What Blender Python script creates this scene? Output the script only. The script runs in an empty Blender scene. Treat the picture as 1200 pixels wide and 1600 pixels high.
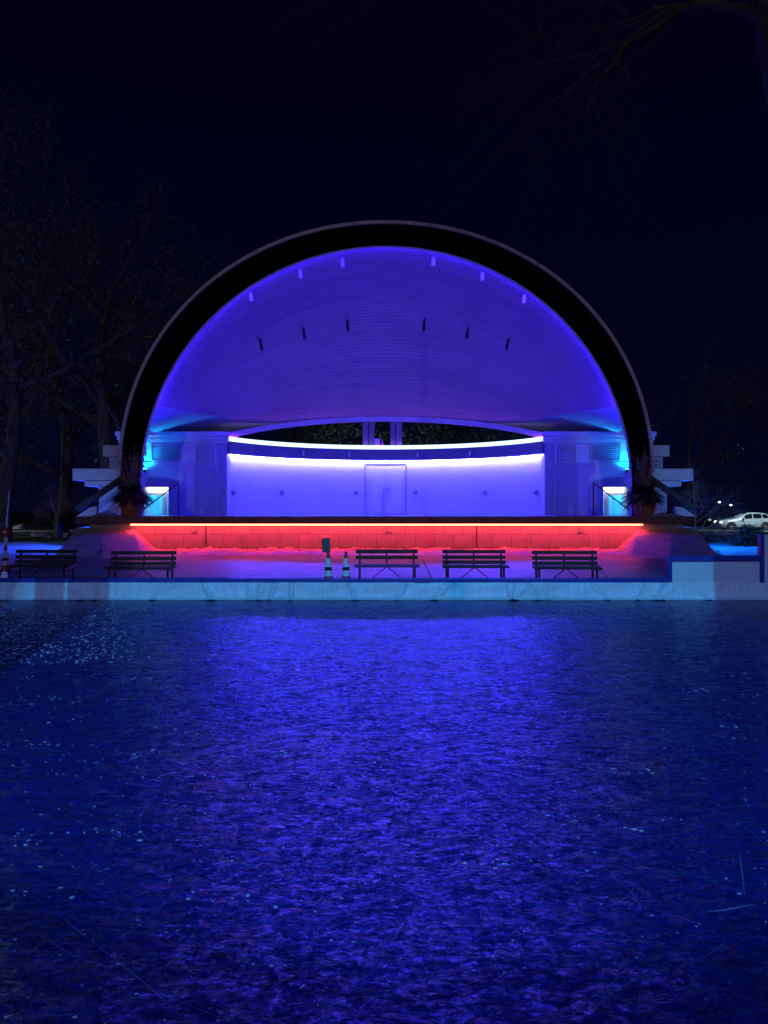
import bpy, bmesh, math, random
from mathutils import Vector, Matrix

R = math.radians
SC = bpy.context.scene
COL = SC.collection
CAMZ, HOR, F = 1.7, 797.0, 1200.0


def at(px, py, Y):
    """photo pixel + distance -> point in metres"""
    return Vector(((px - 600.0) / F * Y, Y, CAMZ + (HOR - py) / F * Y))


# ------------------------------------------------------------------ mesh builder
class MB:
    def __init__(self):
        self.v, self.f, self.uv = [], [], None

    def add(self, verts, faces):
        o = len(self.v)
        self.v += [tuple(p) for p in verts]
        self.f += [tuple(i + o for i in f) for f in faces]

    def box(self, x0, x1, y0, y1, z0, z1, M=None):
        vs = [Vector((x, y, z)) for z in (z0, z1) for y in (y0, y1) for x in (x0, x1)]
        if M is not None:
            vs = [M @ p for p in vs]
        self.add(vs, [(0, 2, 3, 1), (4, 5, 7, 6), (0, 1, 5, 4), (2, 6, 7, 3), (0, 4, 6, 2), (1, 3, 7, 5)])

    def hexa(self, b, t):
        """solid between two quads (bottom, top; same winding, counter-clockwise from above)"""
        self.add(list(b) + list(t), [(3, 2, 1, 0), (4, 5, 6, 7), (0, 1, 5, 4), (1, 2, 6, 5), (2, 3, 7, 6), (3, 0, 4, 7)])

    def prism(self, poly, y0, y1):
        """poly in (x,z); extruded along y"""
        n = len(poly)
        vs = [(x, y0, z) for x, z in poly] + [(x, y1, z) for x, z in poly]
        fs = [tuple(range(n)), tuple(range(2 * n - 1, n - 1, -1))]
        fs += [(i, i + n, (i + 1) % n + n, (i + 1) % n) for i in range(n)]
        self.add(vs, fs)

    def tube(self, pts, rad, n=6, cap=True, closed=False):
        pts = [Vector(p) for p in pts]
        if not hasattr(rad, '__len__'):
            rad = [rad] * len(pts)
        vs, m = [], len(pts)
        up = None
        for i, p in enumerate(pts):
            d = (pts[min(i + 1, m - 1)] - pts[max(i - 1, 0)])
            if d.length < 1e-9:
                d = Vector((0, 0, 1))
            d.normalize()
            if up is None:
                a = Vector((0, 0, 1)) if abs(d.z) < .9 else Vector((1, 0, 0))
                up = d.cross(a).normalized()
            up = (up - d * up.dot(d))
            if up.length < 1e-6:
                up = d.orthogonal()
            up.normalize()
            w = d.cross(up)
            for k in range(n):
                a = 2 * math.pi * k / n
                vs.append(p + (up * math.cos(a) + w * math.sin(a)) * rad[i])
        fs = []
        for i in range(m - 1):
            for k in range(n):
                k2 = (k + 1) % n
                fs.append((i * n + k, i * n + k2, (i + 1) * n + k2, (i + 1) * n + k))
        if cap:
            fs.append(tuple(range(n - 1, -1, -1)))
            fs.append(tuple((m - 1) * n + k for k in range(n)))
        self.add(vs, fs)

    def lathe(self, prof, c=(0, 0, 0), n=24, M=None):
        """prof: (r,z) list"""
        vs, fs = [], []
        m = len(prof)
        for r, z in prof:
            for k in range(n):
                a = 2 * math.pi * k / n
                p = Vector((r * math.cos(a), r * math.sin(a), z))
                if M is not None:
                    p = M @ p
                vs.append(p + Vector(c))
        for i in range(m - 1):
            for k in range(n):
                k2 = (k + 1) % n
                fs.append((i * n + k, i * n + k2, (i + 1) * n + k2, (i + 1) * n + k))
        fs.append(tuple(range(n - 1, -1, -1)))
        fs.append(tuple((m - 1) * n + k for k in range(n)))
        self.add(vs, fs)

    def grid(self, rows, uvs=None):
        nr, nc = len(rows), len(rows[0])
        o = len(self.v)
        self.add([p for r in rows for p in r],
                 [(i * nc + j, i * nc + j + 1, (i + 1) * nc + j + 1, (i + 1) * nc + j) for i in range(nr - 1) for j in range(nc - 1)])
        if uvs:
            self.uv = [uv for r in uvs for uv in r]

    def arcwall(self, c, r0, r1, a0, a1, z0, z1, n=64):
        """curved solid in plan: angles from +Y, z0/z1 numbers or functions of the angle"""
        fz0 = z0 if callable(z0) else (lambda a: z0)
        fz1 = z1 if callable(z1) else (lambda a: z1)
        vs, fs = [], []
        for i in range(n + 1):
            a = a0 + (a1 - a0) * i / n
            for r, z in ((r0, fz0(a)), (r1, fz0(a)), (r1, fz1(a)), (r0, fz1(a))):
                vs.append((c[0] + r * math.sin(a), c[1] + r * math.cos(a), z))
        for i in range(n):
            for k in range(4):
                k2 = (k + 1) % 4
                fs.append((i * 4 + k, i * 4 + k2, (i + 1) * 4 + k2, (i + 1) * 4 + k))
        fs += [(3, 2, 1, 0), (n * 4, n * 4 + 1, n * 4 + 2, n * 4 + 3)]
        self.add(vs, fs)

    def build(self, name, mat, parent=None, smooth=False, bevel=0, shift=True):
        me = bpy.data.meshes.new(name)
        off = Vector((0, 0, 0))
        if parent is not None and shift:
            q = parent
            while q is not None:
                off += Vector(q.location)
                q = q.parent
        me.from_pydata([tuple(Vector(p) - off) for p in self.v], [], self.f)
        if self.uv:
            l = me.uv_layers.new(name='UVMap')
            for lp in me.loops:
                l.data[lp.index].uv = self.uv[lp.vertex_index]
        bm = bmesh.new()
        bm.from_mesh(me)
        if not self.uv:
            bmesh.ops.recalc_face_normals(bm, faces=bm.faces)
        bm.to_mesh(me)
        bm.free()
        if smooth:
            for p in me.polygons:
                p.use_smooth = True
        me.materials.append(mat)
        o = bpy.data.objects.new(name, me)
        COL.objects.link(o)
        if parent is not None:
            o.parent = parent
        if bevel:
            b = o.modifiers.new('bevel', 'BEVEL')
            b.width = bevel
            b.segments = 2
            b.limit_method = 'ANGLE'
        if smooth == 'auto':
            pass
        return o


def tag(o, label, cat, group=None, kind=None):
    if label:
        o['label'] = label
    if cat:
        o['category'] = cat
    if group:
        o['group'] = group
    if kind:
        o['kind'] = kind
    return o


def thing(name, label, cat, loc=(0, 0, 0), rotz=0, group=None):
    o = bpy.data.objects.new(name, None)
    COL.objects.link(o)
    o.location = loc
    o.rotation_euler = (0, 0, rotz)
    o.empty_display_size = .2
    return tag(o, label, cat, group)


def dup(root, loc, rotz=0, label=None):
    def cp(o, par):
        c = o.copy()
        COL.objects.link(c)
        c.parent = par
        for ch in list(o.children):
            cp(ch, c)
        return c
    r = cp(root, None)
    r.location = loc
    r.rotation_euler = (0, 0, rotz)
    if label:
        r['label'] = label
    return r


# ------------------------------------------------------------------ materials
def nodes(name):
    m = bpy.data.materials.new(name)
    m.use_nodes = True
    nt = m.node_tree
    return m, nt, nt.nodes['Principled BSDF']


def nd(nt, t, **kw):
    n = nt.nodes.new(t)
    for k, v in kw.items():
        if k in n.inputs:
            n.inputs[k].default_value = v
        else:
            setattr(n, k, v)
    return n


def coords(nt, scale=(1, 1, 1), kind='Object'):
    tc = nd(nt, 'ShaderNodeTexCoord')
    mp = nd(nt, 'ShaderNodeMapping')
    mp.inputs['Scale'].default_value = scale
    nt.links.new(tc.outputs[kind], mp.inputs[0])
    return mp.outputs[0]


def ramp(nt, src, stops):
    r = nd(nt, 'ShaderNodeValToRGB')
    el = r.color_ramp.elements
    el[0].position, el[0].color = stops[0][0], stops[0][1]
    el[1].position, el[1].color = stops[-1][0], stops[-1][1]
    for p, c in stops[1:-1]:
        e = el.new(p)
        e.color = c
    nt.links.new(src, r.inputs[0])
    return r.outputs[0]


def c4(c, k=1.0):
    return (c[0] * k, c[1] * k, c[2] * k, 1)


def surf(name, col, rough=.7, var=.25, scale=3.0, bump=.15, bscale=30, metal=0.0, spec=.4, stretch=(1, 1, 1)):
    m, nt, b = nodes(name)
    L = nt.links.new
    co = coords(nt, stretch)
    n1 = nd(nt, 'ShaderNodeTexNoise', Scale=scale, Detail=6.0, Roughness=.6)
    L(co, n1.inputs['Vector'])
    L(ramp(nt, n1.outputs[0], [(.3, c4(col, 1 - var)), (.7, c4(col, 1 + var * .6))]), b.inputs['Base Color'])
    b.inputs['Roughness'].default_value = rough
    b.inputs['Metallic'].default_value = metal
    b.inputs['Specular IOR Level'].default_value = spec
    if bump:
        n2 = nd(nt, 'ShaderNodeTexNoise', Scale=bscale, Detail=5.0)
        L(co, n2.inputs['Vector'])
        bp = nd(nt, 'ShaderNodeBump', Strength=bump, Distance=.02)
        L(n2.outputs[0], bp.inputs['Height'])
        L(bp.outputs[0], b.inputs['Normal'])
    return m


def glow(name, col, s):
    m, nt, b = nodes(name)
    e = nd(nt, 'ShaderNodeEmission')
    e.inputs[0].default_value = c4(col)
    e.inputs[1].default_value = s
    nt.links.new(e.outputs[0], nt.nodes['Material Output'].inputs[0])
    return m


M = {}
M['white'] = surf('painted_plaster', (.62, .62, .64), .55, .10, 1.2, .12, 60)
M['plaster'] = surf('white_plaster_wall', (.66, .66, .68), .6, .06, .7, .06, 80)
M['trim'] = surf('metal_flashing', (.70, .62, .66), .45, .15, 2, .05, 20)
M['black'] = surf('black_paint', (.003, .003, .009), .8, .3, 2, .1, 40, spec=.02)
M['fascia'] = surf('stage_edge_concrete', (.13, .10, .10), .55, .35, 2.5, .25, 25)
M['stagefloor'] = surf('stage_floor_concrete', (.24, .24, .25), .4, .2, 1.5, .1, 20)
M['terracotta'] = surf('terracotta_clay', (.54, .17, .09), .75, .3, 4, .2, 25)
M['leaf'] = surf('evergreen_leaf', (.05, .058, .036), .6, .6, 6, 0)
M['stalk'] = surf('dry_grass_stalk', (.32, .23, .21), .8, .4, 6, 0)
M['bark'] = surf('tree_bark', (.14, .125, .115), .9, .5, 3, .5, 14, stretch=(1, 1, .3))
M['twigs'] = surf('thin_twigs', (.24, .225, .21), .9, .5, 1, 0)
M['paletwigs'] = surf('pale_twigs', (.48, .46, .42), .8, .3, 1, 0)
M['oakleaf'] = surf('dry_oak_leaf', (.15, .145, .12), .7, .8, .7, 0)
M['pine'] = surf('conifer_needles', (.12, .15, .10), .7, .7, .6, 0)
M['bench'] = surf('dark_stained_slats', (.018, .016, .018), .5, .5, 3, .25, 30, stretch=(.3, 3, 3))
M['iron'] = surf('dark_iron', (.02, .02, .024), .45, .3, 5, .1, 40, metal=.4)
M['cone'] = surf('orange_cone_plastic', (.36, .06, .018), .5, .25, 5, .05, 30)
M['collar'] = surf('white_reflective_collar', (.78, .80, .82), .35, .12, 6, .04, 30)
M['rubber'] = surf('black_rubber', (.016, .014, .016), .7, .3, 5, .1, 40)
M['signface'] = surf('dark_sign_face', (.085, .09, .085), .5, .35, 9, .05, 30)
M['bluecap'] = surf('blue_painted_rail', (.008, .035, .30), .45, .25, 3, .08, 30)
M['bluebarrel'] = surf('blue_plastic', (.02, .07, .50), .45, .2, 3, .05, 20)
M['board'] = surf('white_dasher_board', (.64, .66, .68), .35, .10, 1.5, .05, 12)
M['road'] = surf('asphalt_road', (.055, .055, .055), .75, .3, .8, .2, 40)
M['beam'] = surf('shade_dimmed_white', (.20, .20, .25), .6, .1, 2, .05, 30)  # shade put into the colour: ledge beam and columns read less lit
M['louver'] = surf('louver_metal', (.45, .46, .50), .45, .1, 3, 0)
M['motif'] = surf('grey_relief_stone', (.40, .41, .42), .7, .15, 4, .1, 40)
M['lightgrey'] = surf('grey_metal', (.35, .35, .37), .45, .2, 4, .05, 30, metal=.3)
M['pole'] = surf('pale_painted_pole', (.45, .44, .40), .5, .2, 3, .05, 20)
M['redlens'] = surf('red_reflector', (.34, .03, .02), .4, .2, 5, 0)
M['carpaint'] = surf('white_car_paint', (.62, .66, .68), .22, .04, 1, 0, spec=.6)
M['carglass'] = surf('tinted_glass', (.010, .012, .016), .08, .2, 1, 0, spec=.7)
M['alloy'] = surf('alloy_rim', (.45, .46, .48), .3, .2, 8, 0, metal=.6)
M['headlamp'] = glow('headlamp_glow', (1.0, .93, .85), 5)
M['dimglow'] = glow('dim_lamp_glow', (1.0, .85, .75), .5)
M['taillamp'] = glow('taillamp_glow', (1.0, .12, .14), 5)
M['streetglow'] = glow('street_lamp_glow', (1.0, .85, .75), 9)


def snow_mat(name, col=(.78, .80, .84), sc=5.0):
    m, nt, b = nodes(name)
    L = nt.links.new
    co = coords(nt)
    n1 = nd(nt, 'ShaderNodeTexNoise', Scale=sc * .35, Detail=7.0, Roughness=.65)
    L(co, n1.inputs['Vector'])
    L(ramp(nt, n1.outputs[0], [(.32, c4(col, .55)), (.46, c4(col, .9)), (.7, c4(col, 1.05))]), b.inputs['Base Color'])
    b.inputs['Roughness'].default_value = .75
    n2 = nd(nt, 'ShaderNodeTexNoise', Scale=sc, Detail=8.0, Roughness=.7)
    L(co, n2.inputs['Vector'])
    bp = nd(nt, 'ShaderNodeBump', Strength=.9, Distance=.12)
    L(n2.outputs[0], bp.inputs['Height'])
    L(bp.outputs[0], b.inputs['Normal'])
    return m


M['snow'] = snow_mat('snow')
M['crust'] = snow_mat('crusted_snow', (.74, .74, .76), 9.0)


def ice_mat():
    m, nt, b = nodes('scratched_rink_ice')
    L = nt.links.new
    co = coords(nt)
    # broad patches of worn / wet ice
    n0 = nd(nt, 'ShaderNodeTexNoise', Scale=.55, Detail=5.0, Roughness=.6)
    L(co, n0.inputs['Vector'])
    # crackle and horizontal ripples
    cs = coords(nt, (2.2, 7.5, 1))
    n1 = nd(nt, 'ShaderNodeTexNoise', Scale=2.2, Detail=9.0, Roughness=.72, Distortion=.6)
    L(cs, n1.inputs['Vector'])
    c2 = coords(nt, (4.5, 11.0, 1))
    vo = nd(nt, 'ShaderNodeTexNoise', Scale=1.6, Detail=7.0, Roughness=.6, Distortion=.8)
    L(c2, vo.inputs['Vector'])
    sb = nd(nt, 'ShaderNodeMath', operation='SUBTRACT')
    sb.inputs[1].default_value = .5
    L(vo.outputs[0], sb.inputs[0])
    ab = nd(nt, 'ShaderNodeMath', operation='ABSOLUTE')
    L(sb.outputs[0], ab.inputs[0])
    crack = ramp(nt, ab.outputs[0], [(.014, (0, 0, 0, 1)), (.050, (1, 1, 1, 1))])
    n3 = nd(nt, 'ShaderNodeTexNoise', Scale=38.0, Detail=4.0, Roughness=.7)
    L(co, n3.inputs['Vector'])
    a1 = nd(nt, 'ShaderNodeMath', operation='MULTIPLY_ADD')
    a1.inputs[1].default_value = .05
    L(crack, a1.inputs[0])
    L(n1.outputs[0], a1.inputs[2])
    a2 = nd(nt, 'ShaderNodeMath', operation='MULTIPLY_ADD')
    a2.inputs[1].default_value = .10
    L(n3.outputs[0], a2.inputs[0])
    L(a1.outputs[0], a2.inputs[2])
    # small frozen facets, each tilted a little its own way
    tot = None
    for k, (sx, sy, amp, seed) in enumerate(((5.0, 8.0, .04, 3.1), (15.0, 24.0, .11, 7.7), (48.0, 70.0, .15, 1.3))):
        cc = coords(nt, (sx, sy, 1))
        wz = nd(nt, 'ShaderNodeTexNoise', Scale=.9, Detail=4.0, Roughness=.65)
        L(cc, wz.inputs['Vector'])
        wv = nd(nt, 'ShaderNodeVectorMath', operation='MULTIPLY_ADD')
        L(wz.outputs['Color'], wv.inputs[0])
        wv.inputs[1].default_value = (2.4, 2.4, 0)
        L(cc, wv.inputs[2])
        vv = nd(nt, 'ShaderNodeTexVoronoi', feature='F1', Scale=1.0)
        L(wv.outputs[0], vv.inputs['Vector'])
        if k < 2:
            ve = nd(nt, 'ShaderNodeTexVoronoi', feature='DISTANCE_TO_EDGE', Scale=1.0)
            L(wv.outputs[0], ve.inputs['Vector'])
            ln = ramp(nt, ve.outputs['Distance'], [((.015, .035)[k], (.04, .04, .04, 1)), ((.075, .13)[k], (1, 1, 1, 1))])
            if k == 0:
                lines = ln
            else:
                lm = nd(nt, 'ShaderNodeMath', operation='MULTIPLY')
                L(lines, lm.inputs[0])
                L(ln, lm.inputs[1])
                lines = lm.outputs[0]
        sv = nd(nt, 'ShaderNodeVectorMath', operation='MULTIPLY_ADD')
        L(vv.outputs['Color'], sv.inputs[0])
        sv.inputs[1].default_value = (amp * 2, amp * 2, 0)
        if tot is None:
            sv.inputs[2].default_value = (-amp, -amp, 1)
        else:
            off = nd(nt, 'ShaderNodeVectorMath', operation='ADD')
            L(tot, off.inputs[0])
            off.inputs[1].default_value = (-amp, -amp, 0)
            L(off.outputs[0], sv.inputs[2])
        tot = sv.outputs[0]
        if k:
            sx_ = nd(nt, 'ShaderNodeSeparateXYZ')
            L(vv.outputs['Color'], sx_.inputs[0])
            facet = sx_.outputs[2] if k == 1 else (facet, sx_.outputs[2])
    nn_ = nd(nt, 'ShaderNodeVectorMath', operation='NORMALIZE')
    L(tot, nn_.inputs[0])
    bp = nd(nt, 'ShaderNodeBump', Strength=1.0, Distance=.005)
    L(nn_.outputs[0], bp.inputs['Normal'])
    L(a2.outputs[0], bp.inputs['Height'])
    L(bp.outputs[0], b.inputs['Normal'])
    # rough frosted cracks hardly reflect, the wet facets between them do
    sl = nd(nt, 'ShaderNodeMapRange')
    sl.inputs['To Min'].default_value = .30
    sl.inputs['To Max'].default_value = 1.0
    L(crack, sl.inputs['Value'])
    n4 = nd(nt, 'ShaderNodeTexNoise', Scale=1.3, Detail=6.0, Roughness=.7)
    L(coords(nt, (.8, 2.4, 1)), n4.inputs['Vector'])
    pm = nd(nt, 'ShaderNodeMath', operation='MULTIPLY')
    L(sl.outputs[0], pm.inputs[0])
    L(ramp(nt, n4.outputs[0], [(.34, (.62, .62, .62, 1)), (.52, (1, 1, 1, 1))]), pm.inputs[1])
    fm = nd(nt, 'ShaderNodeMath', operation='ADD')
    L(facet[0], fm.inputs[0])
    L(facet[1], fm.inputs[1])
    pm2 = nd(nt, 'ShaderNodeMath', operation='MULTIPLY')
    L(pm.outputs[0], pm2.inputs[0])
    L(ramp(nt, fm.outputs[0], [(.25, (.35, .35, .35, 1)), (.55, (.95, .95, .95, 1)), (.95, (1, 1, 1, 1))]), pm2.inputs[1])
    pm3 = nd(nt, 'ShaderNodeMath', operation='MULTIPLY')
    L(pm2.outputs[0], pm3.inputs[0])
    L(lines, pm3.inputs[1])
    L(pm3.outputs[0], b.inputs['Specular IOR Level'])
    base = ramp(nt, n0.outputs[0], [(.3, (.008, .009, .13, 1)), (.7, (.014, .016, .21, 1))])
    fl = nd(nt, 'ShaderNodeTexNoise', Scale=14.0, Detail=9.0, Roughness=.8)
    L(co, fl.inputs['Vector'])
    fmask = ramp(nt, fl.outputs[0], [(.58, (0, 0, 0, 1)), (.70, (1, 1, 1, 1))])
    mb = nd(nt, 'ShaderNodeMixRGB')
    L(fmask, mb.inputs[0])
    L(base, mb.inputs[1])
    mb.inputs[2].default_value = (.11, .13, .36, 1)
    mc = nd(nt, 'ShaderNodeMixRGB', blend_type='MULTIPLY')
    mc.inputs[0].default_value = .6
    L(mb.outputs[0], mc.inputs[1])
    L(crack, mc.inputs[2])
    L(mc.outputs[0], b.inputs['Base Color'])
    rr = ramp(nt, n1.outputs[0], [(.35, (.20, .20, .20, 1)), (.65, (.32, .32, .32, 1))])
    L(rr, b.inputs['Roughness'])
    b.inputs['IOR'].default_value = 3.0
    b.inputs['Specular Tint'].default_value = (.46, .46, 1, 1)
    return m


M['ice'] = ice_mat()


def plaza_mat():
    m, nt, b = nodes('wet_concrete_paving')
    L = nt.links.new
    co = coords(nt)
    n0 = nd(nt, 'ShaderNodeTexNoise', Scale=.5, Detail=6.0, Roughness=.62)
    L(coords(nt, (.7, 2.2, 1)), n0.inputs['Vector'])
    L(ramp(nt, n0.outputs[0], [(.35, (.08, .08, .09, 1)), (.65, (.24, .24, .26, 1))]), b.inputs['Base Color'])
    L(ramp(nt, n0.outputs[0], [(.35, (.32, .32, .32, 1)), (.65, (.52, .52, .52, 1))]), b.inputs['Roughness'])
    n2 = nd(nt, 'ShaderNodeTexNoise', Scale=5.0, Detail=7.0, Roughness=.7)
    L(coords(nt, (.6, 1.6, 1)), n2.inputs['Vector'])
    bp = nd(nt, 'ShaderNodeBump', Strength=.6, Distance=.03)
    L(n2.outputs[0], bp.inputs['Height'])
    L(bp.outputs[0], b.inputs['Normal'])
    b.inputs['Specular IOR Level'].default_value = .8
    return m


M['plaza'] = plaza_mat()


def block_mat():
    """coursed concrete block: x,z of the wall, joints recessed"""
    m, nt, b = nodes('concrete_block_wall')
    L = nt.links.new
    tc = nd(nt, 'ShaderNodeTexCoord')
    sp = nd(nt, 'ShaderNodeSeparateXYZ')
    cb = nd(nt, 'ShaderNodeCombineXYZ')
    L(tc.outputs['Object'], sp.inputs[0])
    L(sp.outputs[0], cb.inputs[0])
    ad = nd(nt, 'ShaderNodeMath', operation='ADD')
    ad.inputs[1].default_value = -.18
    L(sp.outputs[2], ad.inputs[0])
    L(ad.outputs[0], cb.inputs[1])
    br = nd(nt, 'ShaderNodeTexBrick', Scale=1.0)
    br.inputs['Brick Width'].default_value = .78
    br.inputs['Row Height'].default_value = .54
    br.inputs['Mortar Size'].default_value = .012
    br.inputs['Mortar Smooth'].default_value = .3
    br.inputs['Color1'].default_value = (.40, .37, .37, 1)
    br.inputs['Color2'].default_value = (.46, .44, .44, 1)
    br.inputs['Mortar'].default_value = (.22, .20, .20, 1)
    L(cb.outputs[0], br.inputs['Vector'])
    n1 = nd(nt, 'ShaderNodeTexNoise', Scale=2.2, Detail=7.0, Roughness=.65)
    L(tc.outputs['Object'], n1.inputs['Vector'])
    mx = nd(nt, 'ShaderNodeMixRGB', blend_type='MULTIPLY')
    mx.inputs[0].default_value = .55
    L(br.outputs['Color'], mx.inputs[1])
    L(ramp(nt, n1.outputs[0], [(.3, (.6, .6, .62, 1)), (.65, (1, 1, 1, 1))]), mx.inputs[2])
    L(mx.outputs[0], b.inputs['Base Color'])
    b.inputs['Roughness'].default_value = .75
    bp = nd(nt, 'ShaderNodeBump', Strength=.7, Distance=.02, invert=True)
    L(br.outputs['Fac'], bp.inputs['Height'])
    L(bp.outputs[0], b.inputs['Normal'])
    return m


M['block'] = block_mat()
NBOARD = 62


def ceiling_mat():
    m, nt, b = nodes('curved_ceiling_boards')
    L = nt.links.new
    tc = nd(nt, 'ShaderNodeTexCoord')
    sp = nd(nt, 'ShaderNodeSeparateXYZ')
    L(tc.outputs['UV'], sp.inputs[0])
    mu = nd(nt, 'ShaderNodeMath', operation='MULTIPLY')
    mu.inputs[1].default_value = NBOARD
    L(sp.outputs[1], mu.inputs[0])
    fr = nd(nt, 'ShaderNodeMath', operation='FRACT')
    L(mu.outputs[0], fr.inputs[0])
    fl = nd(nt, 'ShaderNodeMath', operation='FLOOR')
    L(mu.outputs[0], fl.inputs[0])
    wn = nd(nt, 'ShaderNodeTexWhiteNoise', noise_dimensions='2D')
    # boards butt at staggered lengths
    mu2 = nd(nt, 'ShaderNodeMath', operation='MULTIPLY_ADD')
    mu2.inputs[1].default_value = 5.0
    L(sp.outputs[0], mu2.inputs[0])
    ww = nd(nt, 'ShaderNodeTexWhiteNoise', noise_dimensions='1D')
    L(fl.outputs[0], ww.inputs['W'])
    L(ww.outputs['Value'], mu2.inputs[2])
    f2 = nd(nt, 'ShaderNodeMath', operation='FLOOR')
    L(mu2.outputs[0], f2.inputs[0])
    cb = nd(nt, 'ShaderNodeCombineXYZ')
    L(fl.outputs[0], cb.inputs[0])
    L(f2.outputs[0], cb.inputs[1])
    L(cb.outputs[0], wn.inputs['Vector'])
    col = ramp(nt, wn.outputs['Value'], [(0, (.44, .32, .32, 1)), (1, (.50, .37, .37, 1))])
    st = nd(nt, 'ShaderNodeTexNoise', Scale=.45, Detail=6.0, Roughness=.6)
    L(tc.outputs['Object'], st.inputs['Vector'])
    sm = nd(nt, 'ShaderNodeMixRGB', blend_type='MULTIPLY')
    sm.inputs[0].default_value = .3
    L(col, sm.inputs[1])
    L(ramp(nt, st.outputs[0], [(.35, (.62, .62, .62, 1)), (.6, (1, 1, 1, 1))]), sm.inputs[2])
    col = sm.outputs[0]
    gr = ramp(nt, fr.outputs[0], [(0, (.30, .30, .30, 1)), (.16, (1, 1, 1, 1)), (.88, (1, 1, 1, 1)), (1, (.45, .45, .45, 1))])
    mx = nd(nt, 'ShaderNodeMixRGB', blend_type='MULTIPLY')
    mx.inputs[0].default_value = .8
    L(col, mx.inputs[1])
    L(gr, mx.inputs[2])
    L(mx.outputs[0], b.inputs['Base Color'])
    b.inputs['Roughness'].default_value = .6
    b.inputs['Specular IOR Level'].default_value = .25
    bp = nd(nt, 'ShaderNodeBump', Strength=.5, Distance=.02)
    L(gr, bp.inputs['Height'])
    L(bp.outputs[0], b.inputs['Normal'])
    return m


M['ceiling'] = ceiling_mat()


def tarp_mat():
    m, nt, b = nodes('white_plastic_liner')
    L = nt.links.new
    co = coords(nt)
    n0 = nd(nt, 'ShaderNodeTexNoise', Scale=.8, Detail=4.0)
    L(co, n0.inputs['Vector'])
    L(ramp(nt, n0.outputs[0], [(.3, (.58, .62, .64, 1)), (.7, (.72, .75, .77, 1))]), b.inputs['Base Color'])
    b.inputs['Roughness'].default_value = .38
    n1 = nd(nt, 'ShaderNodeTexNoise', Scale=4.0, Detail=4.0, Distortion=1.2)
    mp = coords(nt, (1.6, 1, .45))
    L(mp, n1.inputs['Vector'])
    bp = nd(nt, 'ShaderNodeBump', Strength=.5, Distance=.06)
    L(n1.outputs[0], bp.inputs['Height'])
    L(bp.outputs[0], b.inputs['Normal'])
    return m


M['tarp'] = tarp_mat()


def ground_mat():
    m, nt, b = nodes('winter_lawn')
    L = nt.links.new
    co = coords(nt)
    n0 = nd(nt, 'ShaderNodeTexNoise', Scale=.22, Detail=9.0, Roughness=.68)
    L(coords(nt, (.5, 1.6, 1)), n0.inputs['Vector'])
    n1 = nd(nt, 'ShaderNodeTexNoise', Scale=3.0, Detail=6.0, Roughness=.7)
    L(co, n1.inputs['Vector'])
    g = ramp(nt, n1.outputs[0], [(.3, (.020, .022, .014, 1)), (.7, (.055, .055, .035, 1))])
    mk = ramp(nt, n0.outputs[0], [(.56, (0, 0, 0, 1)), (.62, (1, 1, 1, 1))])
    mx = nd(nt, 'ShaderNodeMixRGB')
    L(mk, mx.inputs[0])
    L(g, mx.inputs[1])
    mx.inputs[2].default_value = (.50, .52, .55, 1)
    L(mx.outputs[0], b.inputs['Base Color'])
    b.inputs['Roughness'].default_value = .9
    bp = nd(nt, 'ShaderNodeBump', Strength=.8, Distance=.08)
    L(n1.outputs[0], bp.inputs['Height'])
    L(bp.outputs[0], b.inputs['Normal'])
    return m


M['ground'] = ground_mat()

# light colours (LEDs)
BLUE = (.050, .042, 1.0)
M['led_wash'] = glow('blue_led_wash', (.046, .040, 1.0), 480)
M['led_ledge'] = glow('pale_blue_led', (.60, .85, 1.0), 1.7)
M['led_ledge_up'] = glow('violet_led_up', (.30, .03, 1.0), 20)
M['led_arch'] = glow('blue_led_arch', (.022, .008, 1.0), 270)
M['led_red'] = glow('red_led', (1.0, .024, .07), 62)
M['led_red_face'] = glow('red_led_diffuser', (1.0, .15, .07), 9)
M['led_door'] = glow('warm_white_led', (1.0, .80, .74), 2.4)
M['led_cyan'] = glow('cyan_led', (.01, .42, 1.0), 110)
M['led_flood'] = glow('blue_flood_lens', (.01, .14, 1.0), 8)

XC = .09       # centre line of the bandshell
STZ = 1.44     # stage floor level


# ================================================================== THE SETTING
def struct(name, mb, mat, kind='structure', label=None, cat=None, **kw):
    return tag(mb.build(name, mat, None, **kw), label, cat, None, kind)


def hills(x, y, s=1.0, seed=0.0):
    return (math.sin(x * 1.7 * s + seed) * math.sin(y * 1.3 * s + seed * 2) + .6 * math.sin(x * 3.9 * s + y * 2.7 * s + seed)
            + .4 * math.sin(x * 7.3 * s - y * 5.1 * s))


mb = MB()
mb.grid([[(x, y, -.06) for x in (-400, -60, -20, 0, 20, 60, 400)] for y in (-200, -30, 0, 20, 45, 75, 140, 700)])
struct('ground', mb, M['ground'], label='dark winter lawn with snow patches round the bandshell', cat='ground')

mb = MB()
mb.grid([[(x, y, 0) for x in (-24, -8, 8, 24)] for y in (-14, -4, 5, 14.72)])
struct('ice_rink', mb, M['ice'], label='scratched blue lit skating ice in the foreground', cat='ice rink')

mb = MB()
mb.add([(-9.4, 14.9, -.03), (13, 14.9, -.03), (12.6, 32, -.03), (-12.4, 32, -.03)], [(0, 1, 2, 3)])
struct('plaza', mb, M['plaza'], label='wet concrete plaza between rink and stage', cat='plaza')
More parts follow.
